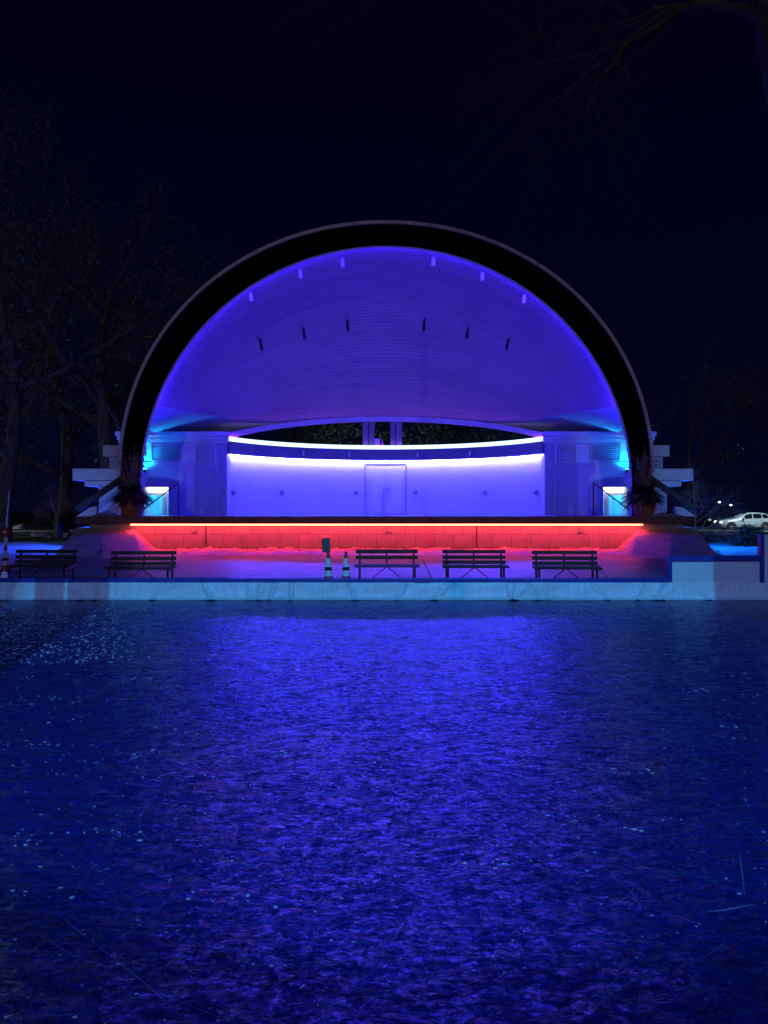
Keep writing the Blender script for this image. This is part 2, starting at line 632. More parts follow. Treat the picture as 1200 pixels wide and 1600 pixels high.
# paving joints
mb = MB()
for (x0, y0, x1, y1) in [(-3.6, 19.2, -2.2, 27), (1.2, 19, 1.35, 27), (5.6, 19, 7.2, 27), (-8.5, 22.2, 11.5, 22.2), (-7.8, 26.0, 10.5, 26.0), (-6.2, 19, -6.6, 25)]:
    d = Vector((x1 - x0, y1 - y0, 0)).normalized()
    w = Vector((-d.y, d.x, 0)) * .018
    a, b_ = Vector((x0, y0, -.026)), Vector((x1, y1, -.026))
    mb.add([a - w, b_ - w, b_ + w, a + w], [(0, 1, 2, 3)])
struct('paving_joint', mb, M['rubber'], label='dark joints across the wet plaza', cat='paving joint')

mb = MB()
mb.grid([[(x, y, -.045) for x in (-300, 0, 300)] for y in (62.5, 69, 75)])
struct('road', mb, M['road'], label='dark road behind the park', cat='road')
mb = MB()
mb.box(-300, 300, 62.2, 62.48, -.06, .07)
struct('kerb', mb, M['motif'], label='pale kerb along the road', cat='kerb')


def snow_patch(name, x0, x1, y0, y1, h, edge, seed, label, nx=46, ny=34):
    mb = MB()
    rows = []
    for j in range(ny + 1):
        t = j / ny
        row = []
        for i in range(nx + 1):
            s = i / nx
            xa, xb = edge(t)
            x, y = xa + (xb - xa) * s, y0 + (y1 - y0) * t
            e = min(s, 1 - s) * 9
            g = min(t, 1 - t) * 9
            k = min(1, e) * min(1, g)
            z = -.058 + k * (h * .55 + h * .22 * hills(x, y, .9, seed))
            row.append((x + .12 * hills(y, x, 1.3, seed), y + .15 * hills(x, y, 1.6, seed), z))
        rows.append(row)
    mb.grid(rows)
    return tag(mb.build(name, M['snow'], None, smooth=True), label, 'snow', None, 'stuff')


snow_patch('snow', 0, 0, 18.5, 42.5, .16, lambda t: (-34, -9.3 - 7.0 * t ** .9), 1.3, 'bright blue lit snow on the lawn left of the stage')
snow_patch('snow', 0, 0, 24, 42.5, .14, lambda t: (10.6 + 6.6 * t ** .8, 34), 4.1, 'bright blue lit snow on the lawn right of the stage')
# strips of old snow beyond
for k, (px0, px1, Y, d, h) in enumerate([(14, 40, 72, 2.0, .55), (56, 80, 52, 2.0, .42), (97, 112, 50, 1.5, .35), (1100, 1165, 55, 3.5, .35), (72, 92, 50, 1.0, .2)]):
    xa, xb = (px0 - 600) / F * Y, (px1 - 600) / F * Y
    snow_patch('snow', 0, 0, Y - d / 2, Y + d / 2, h, lambda t, xa=xa, xb=xb: (xa, xb), 2.2 + k,
               ['old snow heap far left beside the road', 'grey snow heap left of the blue barrel', 'small snow heap right of the blue barrel',
                'grey snow verge below the parked car', 'thin snow strip in front of the blue barrel'][k], 16, 8)

# ================================================================== BANDSHELL
shell = thing('bandshell', 'white bandshell with black arch and blue lit vaulted ceiling above the stage', 'bandshell', (XC, 31, 0))
YA = 33.0


def ell(a, b, z0, n, phi):
    c, s = math.cos(phi), math.sin(phi)
    return (XC + math.copysign(abs(c) ** (2 / n), c) * a, z0 + abs(s) ** (2 / n) * b)


def arch_out(phi, d=0.0):
    return ell(11.5 + d, 10.84 + d, 3.27, 2.05, phi)


def arch_in(phi, d=0.0):
    return ell(10.59 + d, 10.34 + d, 2.72, 2.0, phi)


NA = 120


def ring(mb, fo, fi, y0, y1, foot=True):
    pts_o = [fo(math.pi * i / NA) for i in range(NA + 1)]
    pts_i = [fi(math.pi * i / NA) for i in range(NA + 1)]
    if foot:
        pts_o = [(pts_o[0][0], STZ)] + pts_o + [(pts_o[-1][0], STZ)]
        pts_i = [(pts_i[0][0], STZ)] + pts_i + [(pts_i[-1][0], STZ)]
    n = len(pts_o)
    vs, fs = [], []
    for (xo, zo), (xi, zi) in zip(pts_o, pts_i):
        vs += [(xo, y0, zo), (xi, y0, zi), (xi, y1, zi), (xo, y1, zo)]
    for i in range(n - 1):
        for k in range(4):
            k2 = (k + 1) % 4
            fs.append((i * 4 + k, i * 4 + k2, (i + 1) * 4 + k2, (i + 1) * 4 + k))
    fs += [(3, 2, 1, 0), ((n - 1) * 4, (n - 1) * 4 + 1, (n - 1) * 4 + 2, (n - 1) * 4 + 3)]
    mb.add(vs, fs)


mb = MB()
ring(mb, lambda p: arch_out(p, -.14), arch_in, YA, YA + .28)
arch = mb.build('front_arch', M['black'], shell)
mb = MB()
ring(mb, lambda p: arch_out(p, .0), lambda p: arch_out(p, -.137), YA - .10, YA + .5)
mb.build('arch_trim', M['trim'], arch)
mb = MB()
ring(mb, lambda p: arch_in(p, -.0), lambda p: arch_in(p, -.035), YA + .02, YA + .26)
mb.build('arch_soffit', M['white'], arch)

# curved rear wall, circle in plan
RC = (XC, 34.84)
AW = R(68)


def beam_z(a):
    return 5.30 + 1.53 * math.cos(max(-1, min(1, a / R(70))) * math.pi / 2)


# ceiling: lofted from the arch to the rear beam
PH0 = math.asin((6.2 - 2.72) / 10.34)
PROF = [(0, 1), (.16, .985), (.32, .94), (.47, .865), (.60, .76), (.71, .61), (.80, .43), (.87, .245), (.93, .10), (1.0, 0)]


def prof(t):
    """centre-line profile of the vault: falls gently, then steeply, then flattens to a lip"""
    n = len(PROF) - 1
    i = min(n - 1, int(t * n))
    f = t * n - i
    P = [PROF[max(0, i - 1)], PROF[i], PROF[i + 1], PROF[min(n, i + 2)]]
    out = []
    for k in (0, 1):
        p0, p1, p2, p3 = (q[k] for q in P)
        out.append(.5 * (2 * p1 + (p2 - p0) * f + (2 * p0 - 5 * p1 + 4 * p2 - p3) * f * f + (3 * p1 - p0 - 3 * p2 + p3) * f ** 3))
    return out


def edge_z(a):
    """lower rim of the vault: level at the sides, lifting over the opening"""
    d = beam_z(a) + .10 - 6.26
    return 6.26 + (math.sqrt(d * d + .03) + d) / 2


def loft(u, t):
    """u 0..1 along the arch (right to left), t 0..1 from front to back"""
    ph = PH0 + (math.pi - 2 * PH0) * u
    fx, fz = arch_in(ph, .17)
    a = AW * max(-1.0, min(1.0, (1 - 2 * u)))
    rx, ry = RC[0] + 8.45 * math.sin(a), RC[1] + 8.45 * math.cos(a)
    rz = edge_z(a)
    cy, cz = prof(t)
    fy = YA + .30
    # side edges run straight, the crown follows the profile
    e = abs(1 - 2 * u) ** 6
    cy = cy * (1 - e) + t * e
    cx = cz * (1 - e) + (1 - t) * e
    return Vector((rx + (fx - rx) * cx, fy + (ry - fy) * cy, rz + (fz - rz) * cz))


NU, NT = 96, 60
mb = MB()
mb.grid([[loft(i / NU, j / NT) for i in range(NU + 1)] for j in range(NT + 1)],
        [[(i / NU, j / NT) for i in range(NU + 1)] for j in range(NT + 1)])
ceil = mb.build('ceiling', M['ceiling'], shell, smooth=True)
# flat soffit round the lower rim of the vault
mb = MB()
rows = [[], [], []]


def soffit_pt(p, o):
    p = p + Vector((0, 0, .004))
    rows[0].append(p)
    rows[1].append(p.lerp(o, .5))
    rows[2].append(o)


for j in range(21):
    soffit_pt(loft(0, j / 20), Vector((XC + 11.3, YA + .6 + 10.4 * j / 20, max(5.5, 6.26 - 2.6 * j / 20))))
for i in range(1, 60):
    k = 1 - 2 * i / 60
    soffit_pt(loft(i / 60, 1), Vector((XC + 11.3 * k, 44 + 1.2 * (1 - k * k), 5.5 + 1.8 * max(0, 1 - (k / .95) ** 2))))
for j in range(21):
    soffit_pt(loft(1, 1 - j / 20), Vector((XC - 11.3, YA + .6 + 10.4 * (1 - j / 20), max(5.5, 6.26 - 2.6 * (1 - j / 20)))))
mb.grid(rows)
mb.build('soffit', M['white'], shell)
# roof skin outside
mb = MB()
rows = []
for j in range(0, NT + 1, 3):
    row = []
    for i in range(0, NU + 1, 3):
        p = loft(i / NU, j / NT)
        n = Vector((p.x - XC, (p.y - 33.3) * .8, (p.z - 3.0))).normalized()
        row.append(p + n * .42)
    rows.append(row)
mb.grid(rows)
mb.build('roof', M['lightgrey'], shell, smooth=True)

mb = MB()
mb.arcwall(RC, 8.36, 8.60, -AW, AW, lambda a: beam_z(a) - .14, lambda a: beam_z(a) + .14, 72)
mb.build('rear_beam', M['white'], shell)

# columns in the opening
for (pa, pb) in ((567, 575), (576.2, 585), (610, 617.5), (618.7, 628)):
    xa, xb = (pa - 600) / F * 43.5, (pb - 600) / F * 43.5
    dy = .10 if pa in (576.2, 610) else 0
    mb = MB()
    mb.box(xa, xb, 43.28 + dy, 43.62, 5.0, 6.72)
    mb.build('column', M['beam'], shell)

# ledge beam + back wall
mb = MB()
mb.arcwall(RC, 8.28, 9.1, -AW * 1.0, AW * 1.0, 4.50, 5.10, 72)
ledge = mb.build('ledge_beam', M['beam'], shell)
for px in (460, 547, 652, 750):
    a = math.atan((px - 603) / F * 43.0 / 7.9)
    c = Vector((RC[0] + 8.22 * math.sin(a), RC[1] + 8.22 * math.cos(a), 4.78))
    mb = MB()
    mb.box(-.035, .035, -.05, .05, -.12, .14, Matrix.Translation(c) @ Matrix.Rotation(-a, 4, 'Z'))
    mb.build('bracket', M['collar'], ledge)
DA = math.asin(1.22 / 8.9)
mb = MB()
mb.arcwall(RC, 8.90, 9.10, -AW * 1.02, -DA, STZ, 4.49, 40)
mb.arcwall(RC, 8.90, 9.10, DA, AW * 1.02, STZ, 4.49, 40)
mb.arcwall(RC, 8.90, 9.10, -DA, DA, 4.40, 4.49, 6)
wall = mb.build('back_wall', M['plaster'], shell)
for px in (364.5, 440, 556, 649.5, 759, 839):
    a = math.atan((px - 603) / F * 1.0)
    # intersect the view line with the wall circle
    lo, hi = 36.0, 44.0
    for _ in range(40):
        mid = (lo + hi) / 2
        x = (px - 600) / F * mid
        if math.hypot(x - RC[0], mid - RC[1]) > 8.9:
            hi = mid
        else:
            lo = mid
    x, y = (px - 600) / F * lo, lo
    ang = math.atan2(x - RC[0], y - RC[1])
    Mx = Matrix.Translation((x, y, CAMZ + 27 / F * y)) @ Matrix.Rotation(-ang, 4, 'Z')
    mb = MB()
    mb.box(-.09, .09, -.13, .02, -.12, .12, Mx)
    mb.box(-.14, .02, -.20, -.131, -.03, .05, Mx)
    mb.box(.02, .06, -.17, -.131, -.09, .09, Mx)
    mb.build('outlet_box', M['lightgrey'], wall)
# double door in the middle
YD = RC[1] + 8.9 * math.cos(DA) + .12
mb = MB()
mb.box(XC - 1.15, XC - .012, YD, YD + .06, STZ + .02, 4.30)
mb.box(XC + .012, XC + 1.15, YD, YD + .06, STZ + .02, 4.30)
mb.box(XC - .012, XC + .012, YD + .03, YD + .06, STZ + .02, 4.30)
door = mb.build('door', M['plaster'], shell, bevel=.008)
mb = MB()
mb.box(XC - 1.225, XC - 1.155, YD - .10, YD + .10, STZ, 4.395)
mb.box(XC + 1.155, XC + 1.225, YD - .10, YD + .10, STZ, 4.395)
mb.box(XC - 1.154, XC + 1.154, YD - .10, YD + .10, 4.31, 4.395)
mb.build('door_frame', M['motif'], door)
mb = MB()
mb.box(XC - .16, XC - .10, YD - .05, YD - .001, STZ + .1, 2.95)
mb.box(XC + .06, XC + .22, YD - .05, YD - .001, 2.83, 2.97)
mb.build('door_handle', M['lightgrey'], door)

# stage
mb = MB()
mb.box(-12.2, 12.4, 31.0, 45.5, 1.18, STZ)
stage = mb.build('stage', M['stagefloor'], shell)
mb = MB()
mb.box(-12.35, 12.45, 30.72, 30.995, 1.15, STZ + .012)
mb.build('stage_edge', M['fascia'], stage, bevel=.015)
mb = MB()
mb.box(-11.9, 12.1, 31.06, 31.4, -.1, 1.178)
swall = mb.build('stage_wall', M['block'], shell)
for px in (303, 608, 908):
    x = (px - 600) / F * 31
    mb = MB()
    mb.box(x - .10, x + .10, 30.99, 31.058, .80, 1.0)
    mb.box(x - .07, x + .07, 30.97, 30.989, .83, .89)
    mb.build('junction_box', M['lightgrey'], swall)
for x in (-7.2, 3.75):
    mb = MB()
    mb.box(x - .02, x + .02, 31.045, 31.07, .0, 1.15)
    mb.build('expansion_joint', M['rubber'], swall)

# battered pedestals at both ends
for sgn in (-1, 1):
    def mx(x):
        return XC + sgn * x
    top = [Vector((mx(10.2), 31.04, .92)), Vector((mx(11.55), 30.98, .92)), Vector((mx(12.6), 31.3, 1.0)), Vector((mx(12.6), 34, 1.0)), Vector((mx(10.2), 34, 1.0))]
    bot = [Vector((mx(9.0), 28.2, -.04)), Vector((mx(9.98), 27.2, -.04)), Vector((mx(12.35), 28.6, -.04)), Vector((mx(14.6), 34, -.04)), Vector((mx(9.3), 34, -.04))]
    mb = MB()
    n = 5
    NS = 8
    vs, fs = [], []
    for j in range(NS + 1):
        t = j / NS
        for a, b_ in zip(bot, top):
            p = a.lerp(b_, t)
            vs.append(p)
    for j in range(NS):
        for i in range(n):
            i2 = (i + 1) % n
            fs.append((j * n + i, j * n + i2, (j + 1) * n + i2, (j + 1) * n + i))
    fs += [tuple(range(n - 1, -1, -1)), tuple(NS * n + i for i in range(n))]
    mb.add(vs, fs)
    mb.build('pedestal', M['crust'], shell)

# side blocks with vent, relief, doorway
SY = 38.0
for sgn in (-1, 1):
    def bx(mb, a, b_, y0, y1, z0, z1):
        xs = sorted((XC + sgn * a, XC + sgn * b_))
        mb.box(xs[0], xs[1], y0, y1, z0, z1)
    mb = MB()
    # wall around the opening: opening from 10.68 to 11.95, z to 2.90
    bx(mb, 7.85, 10.68, SY, SY + .3, STZ, 5.0)
    bx(mb, 10.68, 11.95, SY, SY + .3, 2.90, 5.0)
    bx(mb, 11.95, 13.2, SY, SY + .3, STZ, 5.0)
    bx(mb, 7.85, 8.1, SY + .3, SY + 2.2, STZ, 5.0)
    blk = mb.build('side_block', M['white'], shell)
    mb = MB()
    bx(mb, 7.70, 13.3, SY - .30, SY + 2.0, 5.34, 5.56)
    bx(mb, 7.76, 13.25, SY - .20, SY + 1.9, 5.16, 5.338)
    bx(mb, 7.80, 13.2, SY - .10, SY + 1.8, 5.002, 5.158)
    mb.build('cornice', M['white'], blk, bevel=.012)
    # raised band and pilaster strips
    mb = MB()
    bx(mb, 7.85, 8.35, SY - .09, SY - .001, STZ, 5.0)
    bx(mb, 8.42, 9.48, SY - .05, SY - .001, STZ, 3.95)
    mb.build('pilaster', M['motif'], blk, bevel=.01)
    mb = MB()
    for k, (h0, h1) in enumerate(((.45, .37), (.30, .235), (.165, .10))):
        cx, cz = 8.94, 4.47
        yy = SY - .085
        bx(mb, cx - h0, cx + h0, yy, SY - .001, cz + h1, cz + h0)
        bx(mb, cx - h0, cx + h0, yy, SY - .001, cz - h0, cz - h1)
        bx(mb, cx - h0, cx - h1, yy, SY - .001, cz - h1, cz + h1)
        bx(mb, cx + h1, cx + h0, yy, SY - .001, cz - h1, cz + h1)
    bx(mb, 8.90, 8.98, SY - .085, SY - .001, 4.43, 4.51)
    mb.build('relief_square', M['motif'], blk)
    mb = MB()
    for i in range(7):
        z = 4.20 + i * .098
        zc = z + .04
        xs = sorted((XC + sgn * 10.18, XC + sgn * 11.52))
        mb.add([(xs[0], SY - .10, z), (xs[1], SY - .10, z), (xs[1], SY - .02, z + .075), (xs[0], SY - .02, z + .075),
                (xs[0], SY - .09, z - .012), (xs[1], SY - .09, z - .012), (xs[1], SY - .01, z + .063), (xs[0], SY - .01, z + .063)],
               [(0, 1, 2, 3), (7, 6, 5, 4), (0, 4, 5, 1), (3, 2, 6, 7)])
    bx(mb, 10.10, 10.17, SY - .11, SY - .001, 4.12, 4.94)
    bx(mb, 11.53, 11.60, SY - .11, SY - .001, 4.12, 4.94)
    bx(mb, 10.171, 11.529, SY - .11, SY - .001, 4.12, 4.17)
    bx(mb, 10.171, 11.529, SY - .11, SY - .001, 4.89, 4.94)
    mb.build('louver', M['louver'], blk)
    mb = MB()
    bx(mb, 9.55, 13.0, SY - .06, SY - .001, 3.98, 4.06)
    mb.build('string_course', M['white'], blk)
    # door surround: nested frames
    mb = MB()
    bx(mb, 10.25, 10.32, SY - .13, SY - .001, STZ, 3.14)
    bx(mb, 10.25, 12.1, SY - .13, SY - .001, 3.141, 3.21)
    bx(mb, 10.68, 10.74, SY - .07, SY + .3, STZ, 2.84)
    bx(mb, 10.68, 11.9, SY - .07, SY + .3, 2.841, 2.90)
    bx(mb, 11.02, 11.2, SY + .72, SY + .9, STZ, 2.45)
    bx(mb, 11.02, 11.9, SY + .72, SY + .9, 2.451, 2.57)
    bx(mb, 11.36, 11.46, SY + 1.3, SY + 1.5, STZ, 2.35)
    mb.build('door_frame', M['white'], blk)
    # passage behind
    mb = MB()
    bx(mb, 10.58, 10.679, SY + .301, SY + 2.6, STZ, 3.0)
    bx(mb, 11.951, 12.05, SY + .301, SY + 2.6, STZ, 3.0)
    bx(mb, 10.58, 12.05, SY + 2.601, SY + 2.7, STZ, 3.0)
    bx(mb, 10.58, 12.05, SY + .301, SY + 2.7, 3.001, 3.1)
    mb.build('passage', M['white'], blk)

# wings outside the arch feet
for sgn in (-1, 1):
    def bx(mb, a, b_, y0, y1, z0, z1):
        xs = sorted((XC + sgn * a, XC + sgn * b_))
        mb.box(xs[0], xs[1], y0, y1, z0, z1)
    k = 0 if sgn < 0 else -.28
    mb = MB()
    bx(mb, 11.55, 12.62 + k, 33.75, 36.6, STZ - .3, 2.74)
    wing = mb.build('wing', M['white'], shell)
    mb = MB()
    bx(mb, 11.5, 13.62 + k, 33.35, 37.0, 2.99, 3.50)
    bx(mb, 11.52, 13.18 + k, 33.55, 36.8, 2.742, 2.988)
    mb.build('cornice', M['white'], wing, bevel=.015)
    mb = MB()
    bx(mb, 11.42, 12.22, 33.12, 34.4, 4.02, 4.50)
    mb.build('arch_block', M['white'], wing, bevel=.012)
    mb = MB()
    bx(mb, 11.5, 12.0, 33.3, 34.3, 3.502, 4.018)
    mb.build('pier', M['motif'], wing)
    # sloping buttress beside the steps
    mb = MB()
    pts = [(XC + sgn * 12.2, STZ), (XC + sgn * 13.05, STZ), (XC + sgn * 12.9, STZ + .10), (XC + sgn * 12.5, STZ + .36), (XC + sgn * 12.2, STZ + .42)]
    mb.prism(pts, 32.35, 32.62)
    but = mb.build('buttress', M['white'], wing)
    mb = MB()
    a, b_ = Vector((XC + sgn * 11.0, 32.48, 2.98)), Vector((XC + sgn * 12.98, 32.48, STZ + .17))
    dd = (b_ - a).normalized()
    nn = Vector((-dd.z, 0, dd.x)) * (1 if dd.x < 0 else -1)
    if nn.z < 0:
        nn = -nn
    vs = []
    for p in (a, b_):
        for yy in (32.30, 32.67):
            for h in (.04, .24):
                vs.append((p.x + nn.x * h, yy, p.z + nn.z * h))
    mb.add(vs, [(0, 1, 3, 2), (4, 6, 7, 5), (0, 2, 6, 4), (1, 5, 7, 3), (0, 4, 5, 1), (2, 3, 7, 6)])
    mb.build('coping', M['bench'], but)
    mb = MB()
    mb.tube([(XC + sgn * 10.0, 37.0, 3.0), (XC + sgn * 11.75, 36.2, STZ + .05)], .03, 8)
    mb.tube([(XC + sgn * 10.0, 37.0, 3.0), (XC + sgn * 10.0, 37.0, STZ)], .03, 8)
    tag(mb.build('handrail', M['iron']), 'thin dark slanting handrail in front of the lit %s doorway' % ('left' if sgn < 0 else 'right'), 'handrail', 'handrails at the stage doorways')

# ================================================================== LIGHTS THAT ARE THINGS
mb = MB()
mb.box(-10.15, 10.36, 30.735, 30.79, 1.08, 1.145)
rs = tag(mb.build('light_strip', M['led_red_face']), 'glowing red light strip under the stage edge', 'light strip')
rs.data.materials.append(M['led_red'])
for p_ in rs.data.polygons:
    if p_.normal.z < -.5:
        p_.material_index = 1
mb = MB()
mb.arcwall(RC, 8.66, 8.72, -AW * .99, AW * .99, 4.44, 4.485, 72)
tag(mb.build('light_strip', M['led_wash']), 'blue white light strip washing the curved back wall', 'light strip')
mb = MB()
mb.arcwall(RC, 8.30, 8.36, -AW * 1.0, AW * 1.0, 5.115, 5.33, 72)
rs = tag(mb.build('light_strip', M['led_ledge']), 'pale blue light strip along the top of the curved ledge', 'light strip')
rs.data.materials.append(M['led_ledge_up'])
for p_ in rs.data.polygons:
    if p_.normal.z > .5:
        p_.material_index = 1
mb = MB()
pa = [arch_in(.06 + (math.pi - .12) * i / NA, .030) for i in range(NA + 1)]
mb.tube([(x, YA + .37, z) for x, z in pa], .022, 6)
tag(mb.build('light_strip', M['led_arch']), 'blue light strip round the inside of the arch', 'light strip')

for sgn in (-1, 1):
    side = 'left' if sgn < 0 else 'right'
    xs = sorted((XC + sgn * 10.75, XC + sgn * 11.9))
    mb = MB()
    mb.box(xs[0], xs[1], SY + .45, SY + .62, 2.58, 2.86)
    tag(mb.build('door_light', M['led_door']), 'bright white light panel over the %s stage doorway' % side, 'door light', 'lights over the stage doorways')
    mb = MB()
    xs = sorted((XC + sgn * 11.2, XC + sgn * 11.85))
    mb.box(xs[0], xs[1], SY + 1.3, SY + 1.5, 2.80, 2.90)
    tag(mb.build('passage_light', M['led_cyan']), 'cyan light inside the %s doorway passage' % side, 'passage light', 'cyan lights in the passages')
    # uplight at the foot of the arch
    up = thing('uplight', 'small cyan uplight on the side wall behind the %s arch foot' % side, 'uplight', (XC + sgn * 11.86, SY - .24, 3.72), 0, 'cyan uplights behind the arch')
    mb = MB()
    mb.lathe([(.06, -.16), (.07, -.02), (.075, 0)], (XC + sgn * 11.86, SY - .24, 3.72), 12)
    mb.box(XC + sgn * 11.86 - .03, XC + sgn * 11.86 + .03, SY - .24, SY - .002, 3.52, 3.58)
    mb.build('housing', M['iron'], up)
    mb = MB()
    mb.lathe([(.065, .002), (.065, .012)], (XC + sgn * 11.86, SY - .24, 3.72), 12)
    mb.build('lens', M['led_cyan'], up)

# flood fittings on the outer wing ends that light the snow
for sgn in (-1, 1):
    side = 'left' if sgn < 0 else 'right'
    c = Vector((XC + sgn * 12.9, 35.2, 2.45))
    fl = thing('floodlight', 'blue floodlight under the %s wing roof' % side, 'floodlight', c, 0, 'blue floodlights on the wings')
    mb = MB()
    mb.box(c.x - .12, c.x + .12, c.y - .18, c.y + .18, c.z, c.z + .16)
    mb.box(c.x - .02, c.x + .02, c.y - .02, c.y + .02, c.z + .161, c.z + .29)
    mb.build('housing', M['iron'], fl)
    mb = MB()
    mb.box(c.x - .10, c.x + .10, c.y - .15, c.y + .15, c.z - .012, c.z - .002)
    mb.build('lens', M['led_flood'], fl)

# ceiling spotlights, placed on the ceiling surface
def find_uv(px, py):
    best = None
    for j in range(2, 70):
        for i in range(0, 161):
            p = loft(i / 160, j / 80)
            qx, qy = 600 + p.x / p.y * F, HOR - (p.z - CAMZ) / p.y * F
            d = (qx - px) ** 2 + (qy - py) ** 2
            if best is None or d < best[0]:
                best = (d, i / 160, j / 80)
    return best[1], best[2]


ORD = ['leftmost', 'second from left', 'third from left', 'third from right', 'second from right', 'rightmost']
for row, pts in (('front', [(390, 455), (465, 420), (537, 400), (679, 400), (754, 422), (822, 458)]),
                 ('rear', [(404, 526), (474, 509), (540, 499), (665, 499), (732, 511), (799, 529)])):
    for k, (px, py) in enumerate(pts):
        u, t = find_uv(px, py)
        p = loft(u, t)
        du = (loft(min(1, u + .01), t) - loft(max(0, u - .01), t)).normalized()
        dt = (loft(u, t + .01) - loft(u, t - .01)).normalized()
        nrm = du.cross(dt).normalized()
        if nrm.z > 0:
            nrm = -nrm
        base = p + nrm * .02
        if row == 'front':
            ax = (Vector((0, .25, -1)) + nrm * .2).normalized()
            ln, rr = .32, .085
        else:
            ax = (Vector((-p.x * .035, -.15, -1))).normalized()
            ln, rr = .52, .075
        sp = thing('spotlight', '%s spotlight in the %s row on the blue ceiling' % (ORD[k], row), 'spotlight', p, 0, 'spotlights on the ceiling')
        st = base + nrm * (.10 if row == 'front' else .22)
        mb = MB()
        mb.tube([base - nrm * .04, st], .03, 6)
        mb.build('stem', M['lightgrey'] if row == 'front' else M['iron'], sp)
        mb = MB()
        mb.tube([st - ax * .04, st, st + ax * ln * .6, st + ax * ln], [rr * .6, rr * .85, rr, rr], 10)
        mb.build('lamp_head', M['collar'] if row == 'front' else M['iron'], sp)

# ledge clutter
x0 = (585.5 - 600) / F * 43.2
mb = MB()
mb.box(x0, x0 + .30, 43.15, 43.27, 5.105, 5.72)
tag(mb.build('speaker_box', M['collar'], bevel=.02), 'small white box on the ledge between the columns', 'box')
mb = MB()
mb.lathe([(.05, 5.105), (.05, 5.45), (.02, 5.55), (.02, 5.66)], (x0 + .43, 43.2, 0), 10)
tag(mb.build('bottle', M['collar']), 'small upright bottle beside the white box on the ledge', 'bottle')

# ================================================================== PLANTERS
rnd = random.Random(5)
def planter(px, label):
    x = (px - 600) / F * 31.7
    y = 31.7
    t = thing('planter', label, 'planter', (x, y, STZ + .012), 0, 'potted plants at the stage corners')
    z0 = STZ + .014
    mb = MB()
    mb.lathe([(.36, z0), (.40, z0 + .1), (.52, z0 + .68), (.53, z0 + .70), (.60, z0 + .70), (.61, z0 + .88), (.54, z0 + .88), (.50, z0 + .80)], (x, y, 0), 28)
    mb.build('pot', M['terracotta'], t, smooth=False)
    mb = MB()
    for i in range(620):
        a = rnd.uniform(0, 2 * math.pi)
        el = rnd.uniform(-.5, 1.1)
        ln = rnd.uniform(.45, .98)
        d = Vector((math.cos(a) * math.cos(el), math.sin(a) * math.cos(el), math.sin(el) * .75))
        p0 = Vector((x, y, z0 + .9)) + d * .22
        pts = []
        for s in range(4):
            q = p0 + d * ln * s / 3
            q.z -= .34 * (s / 3) ** 2 * ln
            pts.append(q)
        w = d.cross(Vector((0, 0, 1))).normalized() * rnd.uniform(.02, .055)
        vs = []
        for s, q in enumerate(pts):
            k = (1, 1.3, .9, .1)[s]
            vs += [q - w * k, q + w * k]
        mb.add(vs, [(0, 1, 3, 2), (2, 3, 5, 4), (4, 5, 7, 6)])
    mb.build('foliage', M['leaf'], t)
    mb = MB()
    for i in range(58):
        a = rnd.uniform(0, 2 * math.pi)
        r0 = rnd.uniform(0, .26)
        ht = rnd.choice((.7, 1.0, 1.3, 1.5, 1.8)) * rnd.uniform(.85, 1.15)
        lean = rnd.uniform(.05, .55)
        p0 = Vector((x + math.cos(a) * r0, y + math.sin(a) * r0, z0 + .85))
        pts = []
        for s in range(5):
            k = s / 4
            pts.append(p0 + Vector((math.cos(a) * lean * k * k * ht * .6 + rnd.uniform(-.03, .03), math.sin(a) * lean * k * k * ht * .6, ht * k)))
        mb.tube(pts, [.012, .011, .010, .012, .004], 3)
        if rnd.random() < .7:
            for s in range(5):
                q = pts[4].lerp(pts[2], rnd.random() * .8)
                e = q + Vector((rnd.uniform(-.12, .12), rnd.uniform(-.12, .12), rnd.uniform(.03, .16)))
                mb.tube([q, e], [.010, .014], 3)
    mb.build('grass_stalks', M['stalk'], t)


planter(206, 'terracotta pot with dry grass on the left stage corner')
planter(1006, 'terracotta pot with dry grass on the right stage corner')

# snow ridge at the foot of the stage wall
mb = MB()
rows = []
rnd = random.Random(8)
NX = 260
prof = [(29.3, -.04), (29.7, .02), (30.1, .06), (30.45, .12), (30.75, .15), (30.95, .12), (31.07, .08)]
ph = [rnd.uniform(0, 6) for _ in range(6)]
for j, (y, z) in enumerate(prof):
    row = []
    for i in range(NX + 1):
        x = -10.2 + 20.6 * i / NX
        n = .35 * math.sin(x * 2.1 + ph[0] + j * .6) + .3 * math.sin(x * 5.3 + ph[1] - j * 1.1) + .25 * math.sin(x * 11.7 + ph[2] + j * 2.0) + .5 * rnd.uniform(-1, 1)
        k = 0 if j == 0 else 1
        row.append((x + rnd.uniform(-.02, .02), y + .12 * n * (j < 6), max(-.05, z + .085 * n * k)))
    rows.append(row)
mb.grid(rows)
tag(mb.build('snow', M['snow'], None), 'lumpy snow ridge along the foot of the red lit stage wall', 'snow', None, 'stuff')
# snow left on the stage corners
for sgn in (-1, 1):
    mb = MB()
    rows = []
    for j in range(7):
        row = []
        for i in range(13):
            s, t = i / 12, j / 6
            k = min(1, 4 * min(s, 1 - s)) * min(1, 3 * min(t, 1 - t))
            row.append((XC + sgn * (10.75 + 1.2 * s) + .05 * math.sin(9 * t + i), 30.66 + .9 * t, STZ + .008 + k * (.10 + .05 * math.sin(i * 2.1 + j * 1.7))))
        rows.append(row)
    mb.grid(rows)
    tag(mb.build('snow', M['snow'], None, smooth=True), 'small snow heap on the %s corner of the stage edge' % ('left' if sgn < 0 else 'right'), 'snow', None, 'stuff')

